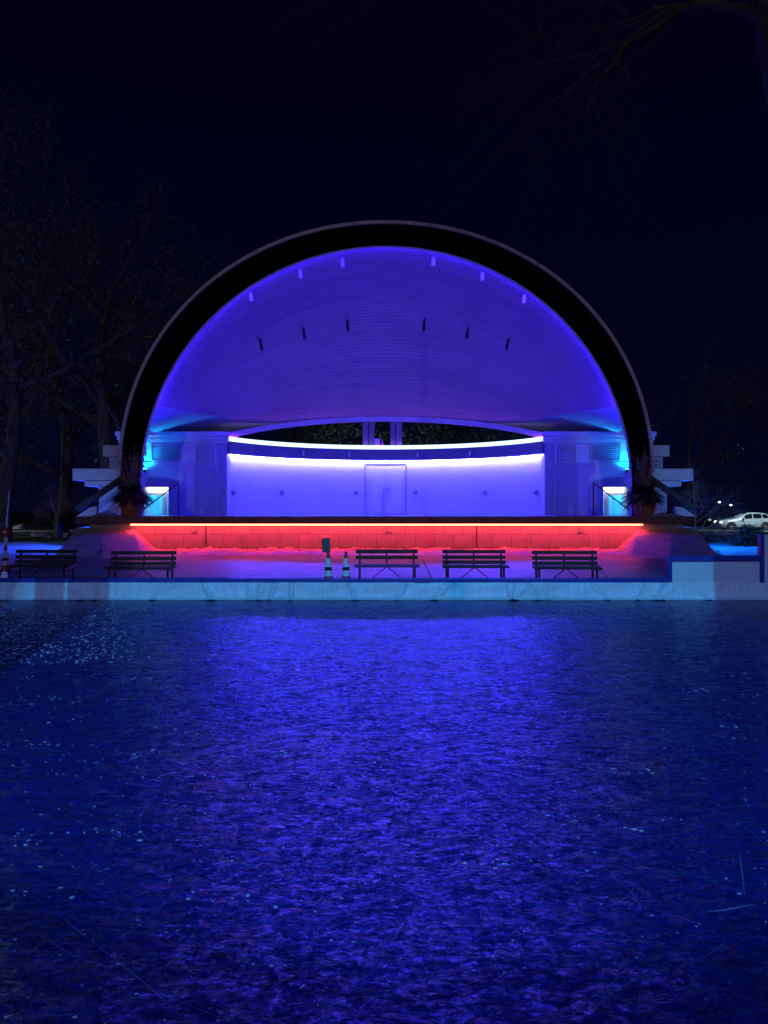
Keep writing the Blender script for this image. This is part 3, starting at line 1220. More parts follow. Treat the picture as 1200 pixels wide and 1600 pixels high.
# ================================================================== RINK BARRIER
YB = 14.72
rb = thing('rink_barrier', 'low rink edge with blue cap rail and wrinkled white liner', 'rink barrier', (0, YB, 0))
XR = (1043 - 600) / F * YB
mb = MB()
xs = -20.0
while xs < XR - .01:
    xe = min(xs + 2.44, XR)
    mb.box(xs + .002, xe - .002, YB - .05, YB + .12, .30 + rnd.uniform(-.003, .003), .395 + rnd.uniform(-.006, .006))
    xs = xe
mb.build('cap_rail', M['bluecap'], rb, bevel=.012)
mb = MB()
mb.box(-20, XR, YB + .0, YB + .05, -.06, .298)
mb.build('kick_board', M['board'], rb)


def liner(x0, x1, parent, seed, folds):
    r = random.Random(seed)
    fl = []
    x = x0
    while x < x1:
        fl.append((x + r.uniform(0, .5), r.uniform(.025, .07), r.uniform(-1.4, 1.4), r.uniform(.04, .11)))
        x += r.choice((.12, .2, .3, .5, .9, 1.4)) * folds
    rows = []
    n = int((x1 - x0) / .022)
    for j, (z, yo) in enumerate([(.318, .0), (.29, -.012), (.25, -.02), (.20, -.028), (.15, -.035), (.10, -.045), (.05, -.06), (.02, -.085), (.008, -.16), (.005, -.24)]):
        row = []
        for i in range(n + 1):
            xx = x0 + (x1 - x0) * i / n
            d = 0
            for (fx, w, sl, am) in fl:
                q = (xx - fx - sl * (.3 - z)) / w
                if abs(q) < 3:
                    d += am * math.exp(-q * q) * (.35 + 1.5 * (.32 - z))
            d += .010 * math.sin(xx * 2.3 + seed) + .006 * math.sin(xx * 6.1 + j)
            row.append((xx, YB - .06 + yo - d * (1 if j < 8 else .6), z + (.02 * math.sin(xx * 3.1 + seed) if 0 < j < 7 else 0) + (max(0, d) * .25 if j >= 8 else 0)))
        rows.append(row)
    mb = MB()
    mb.grid(rows)
    return mb.build('liner', M['tarp'], parent, smooth=True)


liner(-20, XR + .1, rb, 3, 1.0)
tb = thing('dasher_board', 'white rink board with blue frame at the right end of the low edge', 'rink board', (XR, YB, 0), 0, 'framed rink boards at the right')
XP = (1187 - 600) / F * YB
mb = MB()
mb.box(XR + .085, XP, YB + .0, YB + .06, .30, .715)
mb.build('panel', M['board'], tb)
mb = MB()
mb.box(XR, XP, YB - .03, YB + .10, .717, .825)
mb.box(XR, XR + .083, YB - .03, YB + .10, .22, .715)
mb.build('frame', M['bluecap'], tb, bevel=.008)
liner(XR + .1, XP, tb, 11, 1.3)
tc_ = thing('dasher_board', 'taller white rink board behind a blue post at the right picture edge', 'rink board', (XP, YB, 0), 0, 'framed rink boards at the right')
mb = MB()
mb.box(XP + .08, XP + 4.4, YB + .0, YB + .06, .30, 1.23)
mb.build('panel', M['board'], tc_)
mb = MB()
mb.box(XP + .002, XP + .078, YB - .04, YB + .10, .28, 1.235)
mb.build('post', M['bluecap'], tc_, bevel=.008)
liner(XP, XP + 4.4, tc_, 17, 1.6)

# ================================================================== BENCHES
def make_bench(slats, label):
    t = thing('park_bench', label, 'bench', (0, 0, 0), 0, 'park benches facing the rink')
    W = .76
    mb = MB()   # seat: planks, front (-y) towards the rink
    for i in range(4):
        mb.box(-W - .02, W + .02, -.46 + i * .115, -.46 + i * .115 + .10, .335 + .004 * i, .375 + .004 * i)
    mb.build('seat', M['bench'], t, bevel=.006)
    mb = MB()
    zz = ((.655, .735), (.52, .605), (.40, .485)) if slats == 3 else ((.64, .735), (.50, .59))
    for (a, b_) in zz:
        yo = (a - .4) * .16
        mb.box(-W, W, .03 + yo, .065 + yo, a, b_)
    mb.build('backrest', M['bench'], t, bevel=.006)
    for x in (-.66, .66):
        for yy, tp in ((-.40, .334), (.085, .74)):
            mb = MB()
            if yy > 0:
                mb.hexa([(x - .025, .06, -.03), (x + .025, .06, -.03), (x + .025, .11, -.03), (x - .025, .11, -.03)],
                        [(x - .02, .125, tp), (x + .02, .125, tp), (x + .02, .15, tp), (x - .02, .15, tp)])
            else:
                mb.box(x - .025, x + .025, yy, yy + .05, -.03, tp)
            mb.build('leg', M['iron'], t)
        mb = MB()
        mb.box(x - .02, x + .02, -.345, .055, .28, .33)
        mb.build('seat_bracket', M['iron'], t)
    mb = MB()
    mb.hexa([(-.022, .075, .34), (.022, .075, .34), (.022, .10, .34), (-.022, .10, .34)], [(-.018, .125, .73), (.018, .125, .73), (.018, .145, .73), (-.018, .145, .73)])
    mb.build('centre_post', M['iron'], t)
    for s in (-1, 1):
        mb = MB()
        mb.tube([(0, -.1, .33), (s * .42, -.1, .0)], .012, 6)
        mb.build('brace', M['iron'], t)
    return t


def put(o, px, Y, rz, label):
    o.location = ((px - 600) / F * Y, Y, 0)
    o.rotation_euler = (0, 0, rz)
    o['label'] = label
    return o


b3 = make_bench(3, 'x')
put(b3, 70, 18.6, R(-3), 'leftmost dark park bench, beside the stacked cones and blue snow')
put(dup(b3, (0, 0, 0)), 223, 18.0, R(3), 'dark park bench in front of the left pedestal, alone')
put(dup(b3, (0, 0, 0)), 741, 18.5, R(-1), 'three slat dark bench between the two slat bench and the rightmost bench')
put(dup(b3, (0, 0, 0)), 883, 18.1, R(-3.5), 'rightmost dark park bench, nearest the tall white rink board')
b2 = make_bench(2, 'x')
put(b2, 604.5, 18.7, R(1), 'dark bench with two back slats just right of the traffic cones')

# ================================================================== CONES
def make_cone(label):
    t = thing('traffic_cone', label, 'traffic cone', (0, 0, 0), 0, 'tall traffic cones')
    def r(z):
        return .125 - .098 * z / .72
    mb = MB()
    mb.lathe([(r(.03), .03), (r(.715), .715), (r(.72) - .012, .725)], (0, 0, 0), 20)
    mb.build('body', M['cone'], t, smooth=False)
    mb = MB()
    mb.box(-.17, .17, -.17, .17, -.03, .03)
    mb.build('base', M['rubber'], t, bevel=.012)
    for (a, b_) in ((.155, .29), (.37, .57)):
        mb = MB()
        mb.lathe([(r(a) + .003, a), (r(b_) + .003, b_)], (0, 0, 0), 20)
        mb.build('collar', M['collar'], t)
    mb = MB()
    mb.lathe([(r(.29) + .002, .291), (r(.37) + .002, .369)], (0, 0, 0), 20)
    mb.build('dark_band', M['rubber'], t)
    return t


cn = make_cone('x')
put(cn, 513, 18.0, 0, 'orange and white traffic cone holding up the small dark sign')
put(dup(cn, (0, 0, 0)), 540.5, 18.0, .3, 'bare topped orange and white traffic cone beside the cone with the sign')
put(dup(cn, (0, 0, 0)), 8.5, 21.5, .2, 'orange and white traffic cone under a round red lantern at the left edge')
put(dup(cn, (0, 0, 0)), 6.5, 16.1, .1, 'shorter nearer orange cone right behind the rink edge at far left').scale = (1, 1, .72)
# sign on the cone
c = Vector(((512.5 - 600) / F * 17.96, 17.96, 0))
sg = thing('sign', 'small dark square sign standing on top of a traffic cone', 'sign', c + Vector((0, 0, .70)))
Mx = Matrix.Translation(c + Vector((0, 0, 0))) @ Matrix.Rotation(R(8), 4, 'Z') @ Matrix.Rotation(R(-3), 4, 'Y')
mb = MB()
mb.box(-.095, .095, -.012, .012, .715, 1.045, Mx)
mb.build('panel', M['signface'], sg, bevel=.006)
mb = MB()
mb.box(-.018, .018, .013, .03, .70, 1.0, Mx)
mb.build('stake', M['iron'], sg)
# lantern on far-left cone
c = Vector(((8.5 - 600) / F * 21.5, 21.5, 1.08))
ln = thing('warning_lantern', 'round red warning lantern above the far left cone', 'warning light', c)
mb = MB()
mb.lathe([(.05, -.05), (.125, -.035), (.14, 0), (.125, .035), (.05, .05)], c, 20, Matrix.Rotation(R(90), 4, 'X'))
mb.build('body', M['redlens'], ln, smooth=True)
mb = MB()
mb.lathe([(.045, 0), (.045, .02)], c + Vector((0, -.05, 0)), 14, Matrix.Rotation(R(90), 4, 'X'))
mb.build('lens', M['collar'], ln)
mb = MB()
mb.box(c.x - .03, c.x + .03, c.y - .02, c.y + .02, .72, .96)
mb.build('stem', M['collar'], ln)
# pole behind
pp = at(10, 818, 30)
mb = MB()
mb.tube([(pp.x, 30, -.06), (pp.x + .02, 30, 1.3), (pp.x + .12, 30, 2.5)], [.035, .03, .012], 8)
tag(mb.build('marker_pole', M['pole']), 'thin pale leaning pole behind the far left cone', 'pole')
# blue barrel
p = at(92.5, 838, 48)
bb = thing('barrel', 'blue plastic barrel on the lawn by the bare shrubs', 'barrel', (p.x, 48, -.05))
mb = MB()
mb.lathe([(.17, -.05), (.19, 0), (.19, .28), (.20, .30), (.19, .32), (.19, .58), (.20, .60), (.19, .62), (.19, .86), (.17, .9)], (p.x, 48, 0), 18)
mb.build('body', M['bluebarrel'], bb, smooth=False)
mb = MB()
mb.lathe([(.20, .895), (.20, .935), (.08, .95)], (p.x, 48, 0), 18)
mb.build('lid', M['bluebarrel'], bb)

# ================================================================== CAR
def make_car(x, y, rz):
    t = thing('parked_car', 'white hatchback car with lit headlight on the road at right', 'car', (0, 0, 0))
    # local: front at -x
    st = [  # x, zb, zbelt, ztop, wb, wt
        (-2.28, .42, .66, .70, .62, .50), (-2.20, .30, .74, .80, .78, .62), (-1.95, .24, .80, .90, .86, .70), (-1.55, .22, .86, .97, .89, .74),
        (-1.05, .20, .92, 1.03, .90, .74), (-.80, .20, .95, 1.10, .90, .72), (-.35, .20, .96, 1.36, .91, .66), (.05, .20, .97, 1.50, .91, .64),
        (.55, .20, .98, 1.54, .91, .64), (1.10, .20, 1.00, 1.52, .91, .64), (1.55, .22, 1.02, 1.44, .90, .62), (1.95, .26, 1.04, 1.28, .88, .62),
        (2.18, .32, 1.04, 1.12, .84, .64), (2.28, .42, .98, 1.02, .76, .60)]
    mb = MB()
    rows = []
    for (sx, zb, ze, zt, wb, wt) in st:
        rows.append([(sx, -wb * .86, zb), (sx, -wb, zb + .14), (sx, -wb * 1.0, (zb + ze) * .55), (sx, -wb * .97, ze), (sx, -wt, zt - .03), (sx, -wt * .8, zt),
                     (sx, wt * .8, zt), (sx, wt, zt - .03), (sx, wb * .97, ze), (sx, wb, (zb + ze) * .55), (sx, wb, zb + .14), (sx, wb * .86, zb), (sx, -wb * .86, zb)])
    mb.grid(rows)
    n = len(rows[0])
    mb.f.append(tuple(range(n - 1)))
    mb.f.append(tuple((len(rows) - 1) * n + i for i in range(n - 1)))
    body = mb.build('body', M['carpaint'], t, smooth=True)

    def side_pt(sx, f):
        for a, b_ in zip(st, st[1:]):
            if a[0] <= sx <= b_[0]:
                k = (sx - a[0]) / (b_[0] - a[0])
                q = [a[i] + (b_[i] - a[i]) * k for i in range(6)]
                return (sx, -(q[4] * .97 + (q[5] - q[4] * .97) * f) - .012, q[2] + (q[3] - .03 - q[2]) * f)
    for xa, xb in ((-.62, .34), (.42, 1.12), (1.2, 1.78)):
        for s in (1, -1):
            mb = MB()
            rows = []
            for f in (.10, .5, .88):
                row = []
                for i in range(7):
                    lo = xa + (.55 * f if xa < 0 else 0)
                    hi = xb - (.22 * f if xb > 1.5 else 0)
                    q = side_pt(lo + (hi - lo) * i / 6, f)
                    row.append((q[0], q[1] * s, q[2]))
                rows.append(row)
            mb.grid(rows)
            mb.build('window', M['carglass'], t)
    mb = MB()
    mb.add([(-.83, -.66, 1.07), (-.83, .66, 1.07), (-.02, .60, 1.50), (-.02, -.60, 1.50)], [(0, 1, 2, 3)])
    mb.build('windscreen', M['carglass'], t)
    for wx in (-1.42, 1.40):
        for s in (-1, 1):
            Mw = Matrix.Translation((wx, s * .82, .325)) @ Matrix.Rotation(R(90), 4, 'X')
            mb = MB()
            mb.lathe([(.20, -.11), (.31, -.10), (.33, -.06), (.33, .06), (.31, .10), (.20, .11)], (0, 0, 0), 24, Mw)
            w = mb.build('wheel', M['rubber'], t)
            mb = MB()
            for k in range(5):
                a = k * 2 * math.pi / 5
                mb.box(-.035, .035, .04, .215, -.118, .118, Mw @ Matrix.Rotation(a, 4, 'Z'))
            mb.lathe([(.06, -.122), (.06, .122)], (0, 0, 0), 12, Mw)
            mb.build('rim', M['alloy'], w)
            # dark wheel arch
            mb = MB()
            pts = [(wx + .40 * math.cos(a), s * .925, .325 + .40 * math.sin(a)) for a in [math.pi * i / 12 for i in range(13)]]
            mb.tube(pts, .035, 6)
            mb.build('wheel_arch', M['rubber'], t)
    for s in (-1, 1):
        mb = MB()
        mb.lathe([(.03, -.12), (.12, -.05), (.14, .02), (.08, .10)], (-2.17, s * .68, .72), 14)
        mb.build('headlight', M['headlamp'], t)
        mb = MB()
        mb.box(2.02, 2.26, s * .80 - .06, s * .80 + .06, .86, 1.0)
        mb.build('taillight', M['taillamp'], t, bevel=.02)
        mb = MB()
        mb.box(-.52, -.36, s * 1.0 - .10, s * 1.0 + .08, .97, 1.10)
        mb.build('mirror', M['carpaint'], t, bevel=.03)
    mb = MB()
    mb.box(-1.0, 1.0, -.935, .935, .20, .28)
    mb.build('sill', M['rubber'], t)
    t.location = (x, y, -.045)
    t.rotation_euler = (0, 0, rz)


make_car((1164 - 600) / F * 66 - .05, 66, R(-4))

# far street lamps
for k, (px, py, Y) in enumerate(((1124, 784.5, 150), (1142, 789, 170), (1109, 812, 120))):
    q = at(px, py, Y)
    sl = thing('street_lamp', ['taller far street lamp left of the roof of the car', 'lower far street lamp just above the car', 'dim low lamp left of the car bonnet'][k], 'street lamp', (q.x, Y, -.06), 0, 'far street lamps')
    mb = MB()
    mb.tube([(q.x + .5, Y, -.06), (q.x + .5, Y, q.z + .2), (q.x, Y, q.z + .26)], .06, 6)
    mb.build('pole', M['iron'], sl)
    mb = MB()
    mb.lathe([(.05, -.16), (.22, -.08), (.24, .02), (.12, .12)], q, 12)
    mb.build('lamp_head', M['dimglow' if k == 2 else 'streetglow'], sl)

# ================================================================== TREES
class Tree:
    def __init__(self, seed):
        self.r = random.Random(seed)
        self.wood, self.tw, self.lf = MB(), MB(), MB()
        self.tips = []

    def branch(self, p, d, ln, rad, lvl, droop=0.0, maxl=5, kids=(2, 4), wander=.25):
        r = self.r
        n = 5 if lvl < 3 else 3
        pts, rads = [p.copy()], [rad]
        q, dd = p.copy(), d.normalized()
        for i in range(n):
            dd = (dd + Vector((r.uniform(-1, 1), r.uniform(-1, 1), r.uniform(-1, 1))) * wander * (.6 if lvl == 0 else 1) + Vector((0, 0, -droop * (i + 1) / n))).normalized()
            q = q + dd * ln / n
            pts.append(q.copy())
            rads.append(rad * (1 - .62 * (i + 1) / n) if lvl else rad * (1 - .4 * (i + 1) / n))
        big = rad > .03
        (self.wood if big else self.tw).tube(pts, rads, 7 if rad > .12 else (5 if big else 3), cap=False)
        if lvl >= maxl:
            self.tips.append((pts, dd))
            return
        nk = r.randint(*kids) + (2 if lvl == 0 else 0)
        for k in range(nk):
            f = r.uniform(.35, 1.0) if lvl else r.uniform(.42, 1.0)
            i = min(n - 1, int(f * n))
            s = pts[i].lerp(pts[i + 1], f * n - i if f < 1 else 1)
            ax = dd.orthogonal().normalized()
            ax.rotate(Matrix.Rotation(r.uniform(0, 6.283), 3, dd))
            ang = r.uniform(.4, 1.05)
            nd_ = dd.copy()
            nd_.rotate(Matrix.Rotation(ang, 3, ax))
            if lvl == 0:
                nd_.z = abs(nd_.z) * .7 + .1
            self.branch(s, nd_, ln * r.uniform(.55, .8), rads[i] * r.uniform(.45, .7), lvl + 1, droop, maxl, kids, wander)
        self.branch(pts[-1], dd, ln * .7, rads[-1], lvl + 1, droop, maxl, kids, wander)

    def leaves(self, n, size, spread, zmin=0):
        r = self.r
        for _ in range(n):
            pts, dd = r.choice(self.tips)
            p = r.choice(pts) + Vector((r.gauss(0, spread), r.gauss(0, spread), r.gauss(0, spread)))
            if p.z < zmin:
                continue
            a = Vector((r.uniform(-1, 1), r.uniform(-1, 1), r.uniform(-1, 1))).normalized()
            b_ = a.orthogonal().normalized()
            b_.rotate(Matrix.Rotation(r.uniform(0, 6.28), 3, a))
            s = size * r.uniform(.5, 1.3)
            self.lf.add([p - a * s, p + b_ * s * .5, p + a * s, p - b_ * s * .5], [(0, 1, 2, 3)])

    def finish(self, name, label, cat, base, group=None, leafmat='oakleaf', wood='bark', twig='twigs'):
        t = thing(name, label, cat, base, 0, group)
        self.wood.build('trunk', M[wood], t, smooth=True)
        crown = None
        if self.tw.v:
            crown = self.tw.build('crown', M[twig], t)
        if self.lf.v:
            self.lf.build('leaves', M[leafmat], crown or t)
        return t


def tree(name, label, px, Y, h, seed, leaves=0, lsize=.12, lspread=.4, trunk=.3, droop=.0, maxl=5, kids=(2, 4), leafmat='oakleaf', group='trees round the bandshell', x=None, lean=(0, 0), first=.36, zmin=0, wood='bark', twig='twigs'):
    X = (px - 600) / F * Y if x is None else x
    T = Tree(seed)
    b = Vector((X, Y, -.1))
    T.branch(b, Vector((lean[0], lean[1], 1)), h * first, trunk, 0, droop, maxl, kids)
    if leaves:
        T.leaves(leaves, lsize, lspread, zmin)
    return T.finish(name, label, 'tree', b, group, leafmat, wood, twig)


GT = 'trees round the bandshell'
tree('oak_tree', 'big dark tree rising directly left of the arch with clinging dry leaves', 172, 45, 25, 11, 13000, .11, .5, .55, .02)
tree('oak_tree', 'large dark tree far left behind the bare shrub', 95, 52, 27, 23, 10000, .12, .6, .5, .02)
tree('oak_tree', 'tall dark tree at the left picture edge above the cones', 5, 44, 27, 37, 4000, .12, .6, .5, .0)
tree('bare_tree', 'tree with pale twigs at the right picture edge above the car', 1240, 50, 12, 41, 6000, .11, .35, .28, .0, first=.5, zmin=4.6)
tree('bare_tree', 'dim tree right of the arch, behind the low bare tree', 1075, 58, 12, 53, 4000, .11, .35, .24, .0, first=.5, zmin=5)
tree('small_tree', 'small spreading bare tree just right of the right wing', 1086, 41, 4.4, 61, 900, .05, .14, .08, .02, 5, (3, 4), wood='paletwigs', twig='paletwigs')
tree('small_tree', 'small bare bush of upright stems left of the left wing', 88, 47, 5.0, 71, 300, .05, .15, .06, .0, 5, (3, 4), first=.3, wood='paletwigs', twig='paletwigs')
tree('park_tree', 'grey green tree seen through the gap left of the columns', 505, 55, 12, 83, 4500, .16, .6, .25, .0, 4, leafmat='pine')
tree('park_tree', 'grey green tree seen through the gap right of the columns', 690, 56, 12, 97, 4500, .16, .6, .25, .0, 4, leafmat='pine')
tree('park_tree', 'grey green tree seen between the two columns', 598, 60, 12, 101, 4000, .16, .6, .25, .0, 4, leafmat='pine')

# big tree at the right whose boughs hang into the top of the picture
T = Tree(7)
base = Vector((14.6, 22.5, -.1))
tr = [base, Vector((13.9, 22.4, 5)), Vector((12.6, 22.2, 9.5)), Vector((11.55, 22, 12.3)), Vector((11.0, 21.8, 14.5)), Vector((10.5, 21.5, 17))]
T.wood.tube(tr, [.55, .48, .42, .36, .32, .26], 12, cap=False)
for (s, d, l, rr) in [((10.9, 21.8, 15.6), (-1, -.1, .12), 4.6, .15), ((10.6, 21.6, 16.6), (-1, .2, .05), 4.8, .15), ((10.5, 21.5, 17), (-.8, -.3, .2), 5.2, .14),
                      ((10.5, 21.5, 17), (-.9, .1, .1), 6.2, .14), ((10.5, 21.5, 17), (.3, .2, .9), 6, .18), ((11.1, 21.9, 14), (.9, .1, .3), 5, .16)]:
    T.branch(Vector(s), Vector(d), l, rr, 1, .09, 5, (2, 3), .30)
M['darkbark'] = surf('dark_bark', (.095, .085, .085), .9, .5, 3, .5, 14)
T.finish('overhanging_tree', 'large bare tree at top right with boughs hanging over the sky', 'tree', base, GT, wood='darkbark', twig='darkbark')

# round shrub by the right board
rnd = random.Random(19)
q = at(1171, 849, 36)
sh = thing('shrub', 'dark round twiggy shrub on the blue snow below the car', 'shrub', (q.x, 36, -.05))
mb = MB()
lf = MB()
for i in range(260):
    a, el = rnd.uniform(0, 6.283), rnd.uniform(.1, 1.5)
    d = Vector((math.cos(a) * math.cos(el), math.sin(a) * math.cos(el), math.sin(el) * 1.25))
    p0 = Vector((q.x, 36, .0)) + Vector((d.x, d.y, 0)) * .15
    p1 = p0 + d * rnd.uniform(.5, .85)
    m = (p0 + p1) / 2 + Vector((0, 0, .08))
    mb.tube([p0, m, p1], [.014, .010, .005], 3)
    for _ in range(16):
        c = p0.lerp(p1, rnd.uniform(.4, 1.0)) + Vector((rnd.gauss(0, .05), rnd.gauss(0, .05), rnd.gauss(0, .05)))
        u = Vector((rnd.uniform(-1, 1), rnd.uniform(-1, 1), rnd.uniform(-1, 1))).normalized() * .06
        v = u.orthogonal().normalized() * .03
        lf.add([c - u, c + v, c + u, c - v], [(0, 1, 2, 3)])
st_ = mb.build('stems', M['bark'], sh)
lf.build('leaves', M['leaf'], st_)

M['chip'] = surf('white_ice_crumbs', (.54, .50, .62), .6, .15, 9, .3, 60)
# ================================================================== ICE DEBRIS
rnd = random.Random(77)
mb = MB()
def chip(x, y, s, fl=.35):
    n = rnd.randint(4, 7)
    asp = rnd.uniform(.3, 1)
    s *= .8
    jag = [rnd.uniform(.4, 1.35) for _ in range(n)]
    rot = rnd.uniform(0, 3.14)
    vs = []
    for lay, (k, z) in enumerate(((1.0, .001), (.9, s * fl * .6), (.45, s * fl))):
        for i in range(n):
            a = 2 * math.pi * i / n
            rr = s * k * jag[i] * rnd.uniform(.85, 1.1)
            px, py = rr * math.cos(a), rr * math.sin(a) * asp
            vs.append((x + px * math.cos(rot) - py * math.sin(rot), y + px * math.sin(rot) + py * math.cos(rot), z * rnd.uniform(.8, 1.2)))
    fs = []
    for l in range(2):
        for i in range(n):
            i2 = (i + 1) % n
            fs.append((l * n + i, l * n + i2, (l + 1) * n + i2, (l + 1) * n + i))
    fs.append(tuple(2 * n + i for i in range(n)))
    mb.add(vs, fs)
for i in range(5200):
    y = 2.0 + 12.3 * rnd.random() ** 1.35
    hw = y * .52 + .4
    x = rnd.uniform(-hw, hw)
    edge = min(1, abs(x) / hw)
    if rnd.random() > .22 + .8 * edge ** 2:
        continue
    if x > 0 and rnd.random() < .35:
        continue
    chip(x, y, rnd.choice((.003, .004, .005, .007, .009)) * (1 + .10 * y))
for i in range(46):   # clusters
    y = rnd.uniform(2.3, 13.5)
    hw = y * .5
    x = rnd.choice((-1, -1, 1)) * rnd.uniform(.25, 1) * hw
    dx, dy = rnd.uniform(-1, 1), rnd.uniform(-.4, .4)
    for k in range(rnd.randint(5, 14)):
        f = rnd.uniform(-.35, .35)
        chip(x + dx * f + rnd.gauss(0, .03), y + dy * f + rnd.gauss(0, .04), rnd.uniform(.004, .015) * (1 + .08 * y), .3)
for i in range(1500):  # bright crumbs at the far left
    y = rnd.uniform(8.5, 14.2)
    x = -y * min(.52, rnd.uniform(.30, .52) + abs(rnd.gauss(0, .04)))
    chip(x, y, rnd.uniform(.008, .026), .45)
tag(mb.build('ice_chips', M['chip'], None), 'scattered white chips and crumbs of ice on the rink', 'ice chips', None, 'stuff')

mb = MB()
def scratch(pts, w):
    vs = []
    for i, p in enumerate(pts):
        a = pts[max(0, i - 1)]
        b_ = pts[min(len(pts) - 1, i + 1)]
        d = Vector((b_[0] - a[0], b_[1] - a[1], 0)).normalized()
        k = w * (.25 if i in (0, len(pts) - 1) else rnd.uniform(.6, 1.1))
        vs += [(p[0] - d.y * k, p[1] + d.x * k, .0025), (p[0] + d.y * k, p[1] - d.x * k, .0025)]
    mb.add(vs, [(2 * i, 2 * i + 1, 2 * i + 3, 2 * i + 2) for i in range(len(pts) - 1)])
def floorpt(px, py):
    Y = CAMZ * F / (py - HOR)
    return ((px - 600) / F * Y, Y)
for line, w in (([(85, 1425), (120, 1455), (165, 1490), (205, 1522), (240, 1550), (280, 1588)], .0018),
                ([(1095, 1427), (1130, 1424), (1160, 1418), (1185, 1414)], .0035), ([(340, 1345), (380, 1350), (410, 1362)], .003), ([(1155, 1330), (1161, 1370), (1164, 1400)], .002),
                ([(184, 1050), (200, 1066), (208, 1076)], .004), ([(1075, 1180), (1100, 1192), (1106, 1200)], .003), ([(420, 1600), (560, 1560), (700, 1555)], .002)):
    scratch([floorpt(*p) for p in line], w)
for i in range(330):
    y = 2.2 + 12 * rnd.random() ** 1.2
    x = rnd.uniform(-.52, .52) * y
    a = rnd.uniform(0, 6.283) if rnd.random() < .4 else rnd.gauss(0, .35)
    ln, cv = rnd.uniform(.08, .6), rnd.uniform(-.9, .9)
    pts = []
    for s in range(7):
        pts.append((x, y))
        x += math.cos(a) * ln / 6
        y += math.sin(a) * ln / 6
        a += cv / 6
    if max(p[1] for p in pts) < 14.3:
        scratch(pts, rnd.uniform(.0003, .0008) * (1 + .16 * y))
M['scratch'] = surf('powdered_ice_scratch', (.20, .22, .42), .7, .4, 5, 0)
tag(mb.build('skate_marks', M['scratch'], None), 'thin pale skate marks scratched into the ice', 'skate marks', None, 'stuff')


# ================================================================== LAMPS, SKY, CAMERA
def lamp(kind, name, loc, target, energy, col, **kw):
    l = bpy.data.lights.new(name, kind)
    l.energy = energy
    l.color = col
    for k, v in kw.items():
        setattr(l, k, v)
    o = bpy.data.objects.new(name, l)
    COL.objects.link(o)
    o.location = loc
    d = Vector(target) - Vector(loc)
    o.rotation_euler = d.to_track_quat('-Z', 'Y').to_euler()
    return o


# moonlight / town glow
sd = Vector((.03, 1, -.13))
lamp('SUN', 'moon', (0, -50, 40), Vector((0, -50, 40)) + sd, 0.115, (1.0, .84, .96), angle=R(.5))
# unseen mast added behind the viewer; its fins are shaped to shadow the barrier
ML = Vector((.5, -15, 20))
aim = Vector((.5, 12.0, .3))
lamp('SPOT', 'park_flood', ML, aim, 19000, (.03, .45, 1.0), spot_size=R(25), spot_blend=.15, shadow_soft_size=.0006)
lamp('SPOT', 'added_fill', ML + Vector((1.5, 0, .3)), Vector((.5, 6.3, 0)), 12500, (.085, .29, 1.0), spot_size=R(39), spot_blend=.12, shadow_soft_size=.3)  # added fill that lifts the shaded barrier and the near ice
lamp('SPOT', 'added_wing_fill_left', (-27, 6, 8), (-15.4, 35.5, 1.8), 10500, (.09, .25, 1.0), spot_size=R(19), spot_blend=.5, shadow_soft_size=.3)  # unseen spot added to brighten the left wing
lamp('SPOT', 'added_wing_fill_right', (27, 6, 8), (17, 36, 2.5), 11500, (.08, .27, 1.0), spot_size=R(26), spot_blend=.5, shadow_soft_size=.3)  # unseen spot added to brighten the right wing and small tree
lamp('SPOT', 'park_lamp_behind', (0, 47, 3.0), (0, 57, 7.5), 380, (.70, .85, 1.0), spot_size=R(120), spot_blend=.5, shadow_soft_size=.2)
lamp('SPOT', 'street_light_right', (31, 59, 9), (30.5, 67, 0), 4200, (.60, .88, 1.0), spot_size=R(75), spot_blend=.6, shadow_soft_size=.2)
lamp('POINT', 'street_light_left', (-40, 58, 7), (-40, 58, 0), 1300, (.60, .85, 1.0), shadow_soft_size=.2)
# blue floods on the wings light the snow beside the stage
lamp('SPOT', 'wing_flood_left', (XC - 12.9, 35.2, 2.40), (-18, 31, 0), 2600, (.015, .06, 1.0), spot_size=R(150), spot_blend=.5, shadow_soft_size=.1)
lamp('SPOT', 'wing_flood_right', (XC + 12.65, 35.2, 2.40), (18, 33, 0), 2000, (.0, .15, 1.0), spot_size=R(150), spot_blend=.5, shadow_soft_size=.1)
for sgn in (-1, 1):
    lamp('SPOT', 'uplight_beam', (XC + sgn * 11.86, SY - .24, 3.735), (XC + sgn * 11.55, SY, 5.0), 560, (.0, .44, 1.0), spot_size=R(115), spot_blend=1.0, shadow_soft_size=.05)

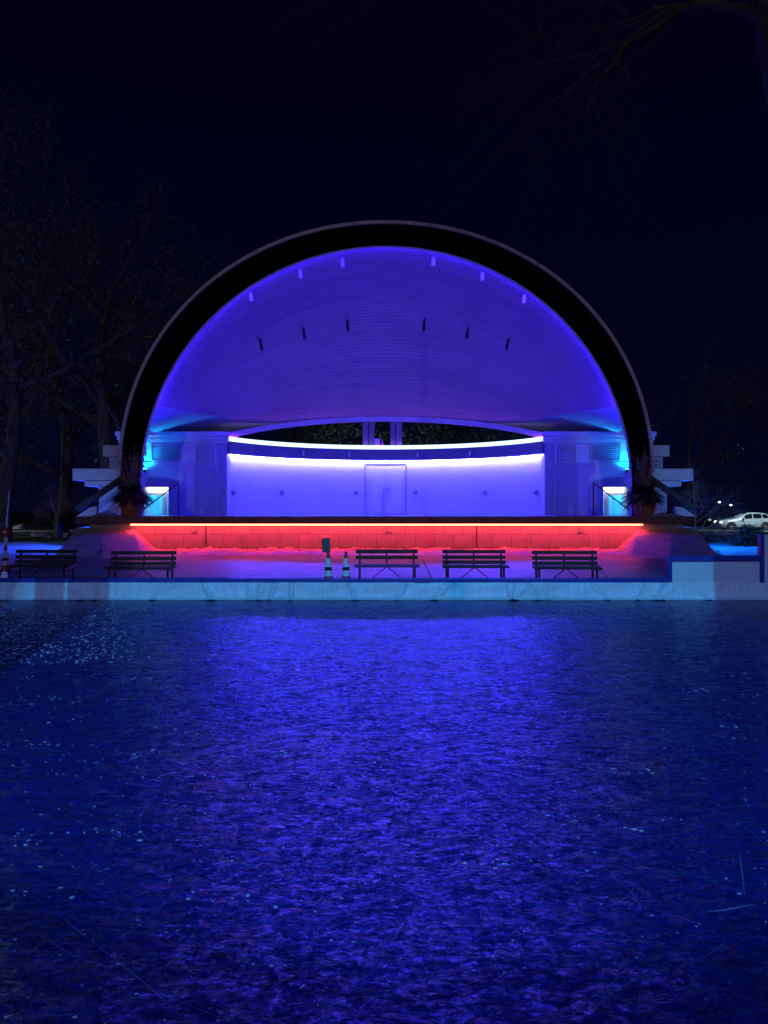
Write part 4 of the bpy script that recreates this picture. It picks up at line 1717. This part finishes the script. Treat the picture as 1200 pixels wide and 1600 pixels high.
mast = thing('added_light_mast', 'added unseen mast with light blocking fins behind the viewer', 'floodlight mast', (.5, -15.6, -.06))
mb = MB()
mb.tube([(.5, -15.6, -.06), (.5, -15.6, 21)], [.16, .09], 12)
mb.build('pole', M['iron'], mast)
mb = MB()
FY = .5
ff = FY / (YB - ML.y)
zc = ML.z + (.2 - ML.z) * ff
for (xa, xb) in ((-9.5, -7.1), (-6.68, -6.15), (-6.05, -5.29), (6.35, 9.5)):  # added blockers, spaced to throw shadow bands on the rink barrier
    a_, b_ = ML.x + (xa - ML.x) * ff, ML.x + (xb - ML.x) * ff
    mb.box(a_, b_, ML.y + FY, ML.y + FY + .003, zc - .16, zc + .16)
mb.build('shadow_fin', M['iron'], mast)

w = bpy.data.worlds.new('World')
SC.world = w
w.use_nodes = True
nt = w.node_tree
bg = nt.nodes['Background']
sky = nd(nt, 'ShaderNodeTexSky')
sky.sky_type = 'NISHITA'
sky.sun_disc = False
sky.sun_elevation = R(-6)
sky.sun_rotation = R(180)
tc = nd(nt, 'ShaderNodeTexCoord')
sp = nd(nt, 'ShaderNodeSeparateXYZ')
nt.links.new(tc.outputs['Generated'], sp.inputs[0])
grad = ramp(nt, sp.outputs[2], [(.0, (.0012, .0012, .0125, 1)), (.35, (.0006, .0006, .0085, 1)), (.75, (.0007, .0005, .0040, 1))])
mx = nd(nt, 'ShaderNodeMixRGB', blend_type='ADD')
mx.inputs[0].default_value = .02
nt.links.new(grad, mx.inputs[1])
nt.links.new(sky.outputs[0], mx.inputs[2])
nt.links.new(mx.outputs[0], bg.inputs[0])
bg.inputs[1].default_value = 1.0

cam = bpy.data.cameras.new('camera')
cam.sensor_fit = 'VERTICAL'
cam.sensor_height = 24
cam.lens = 18
cam.clip_end = 2000
co = bpy.data.objects.new('camera', cam)
COL.objects.link(co)
co.location = (0, 0, CAMZ)
co.rotation_euler = (R(90) - 3.0 / 1200, 0, 0)
SC.camera = co

SC.view_settings.view_transform = 'Standard'
SC.view_settings.look = 'None'
SC.view_settings.exposure = 0
SC.view_settings.gamma = 1
SC.cycles.use_denoising = True
SC.cycles.max_bounces = 6
SC.cycles.sample_clamp_indirect = 6
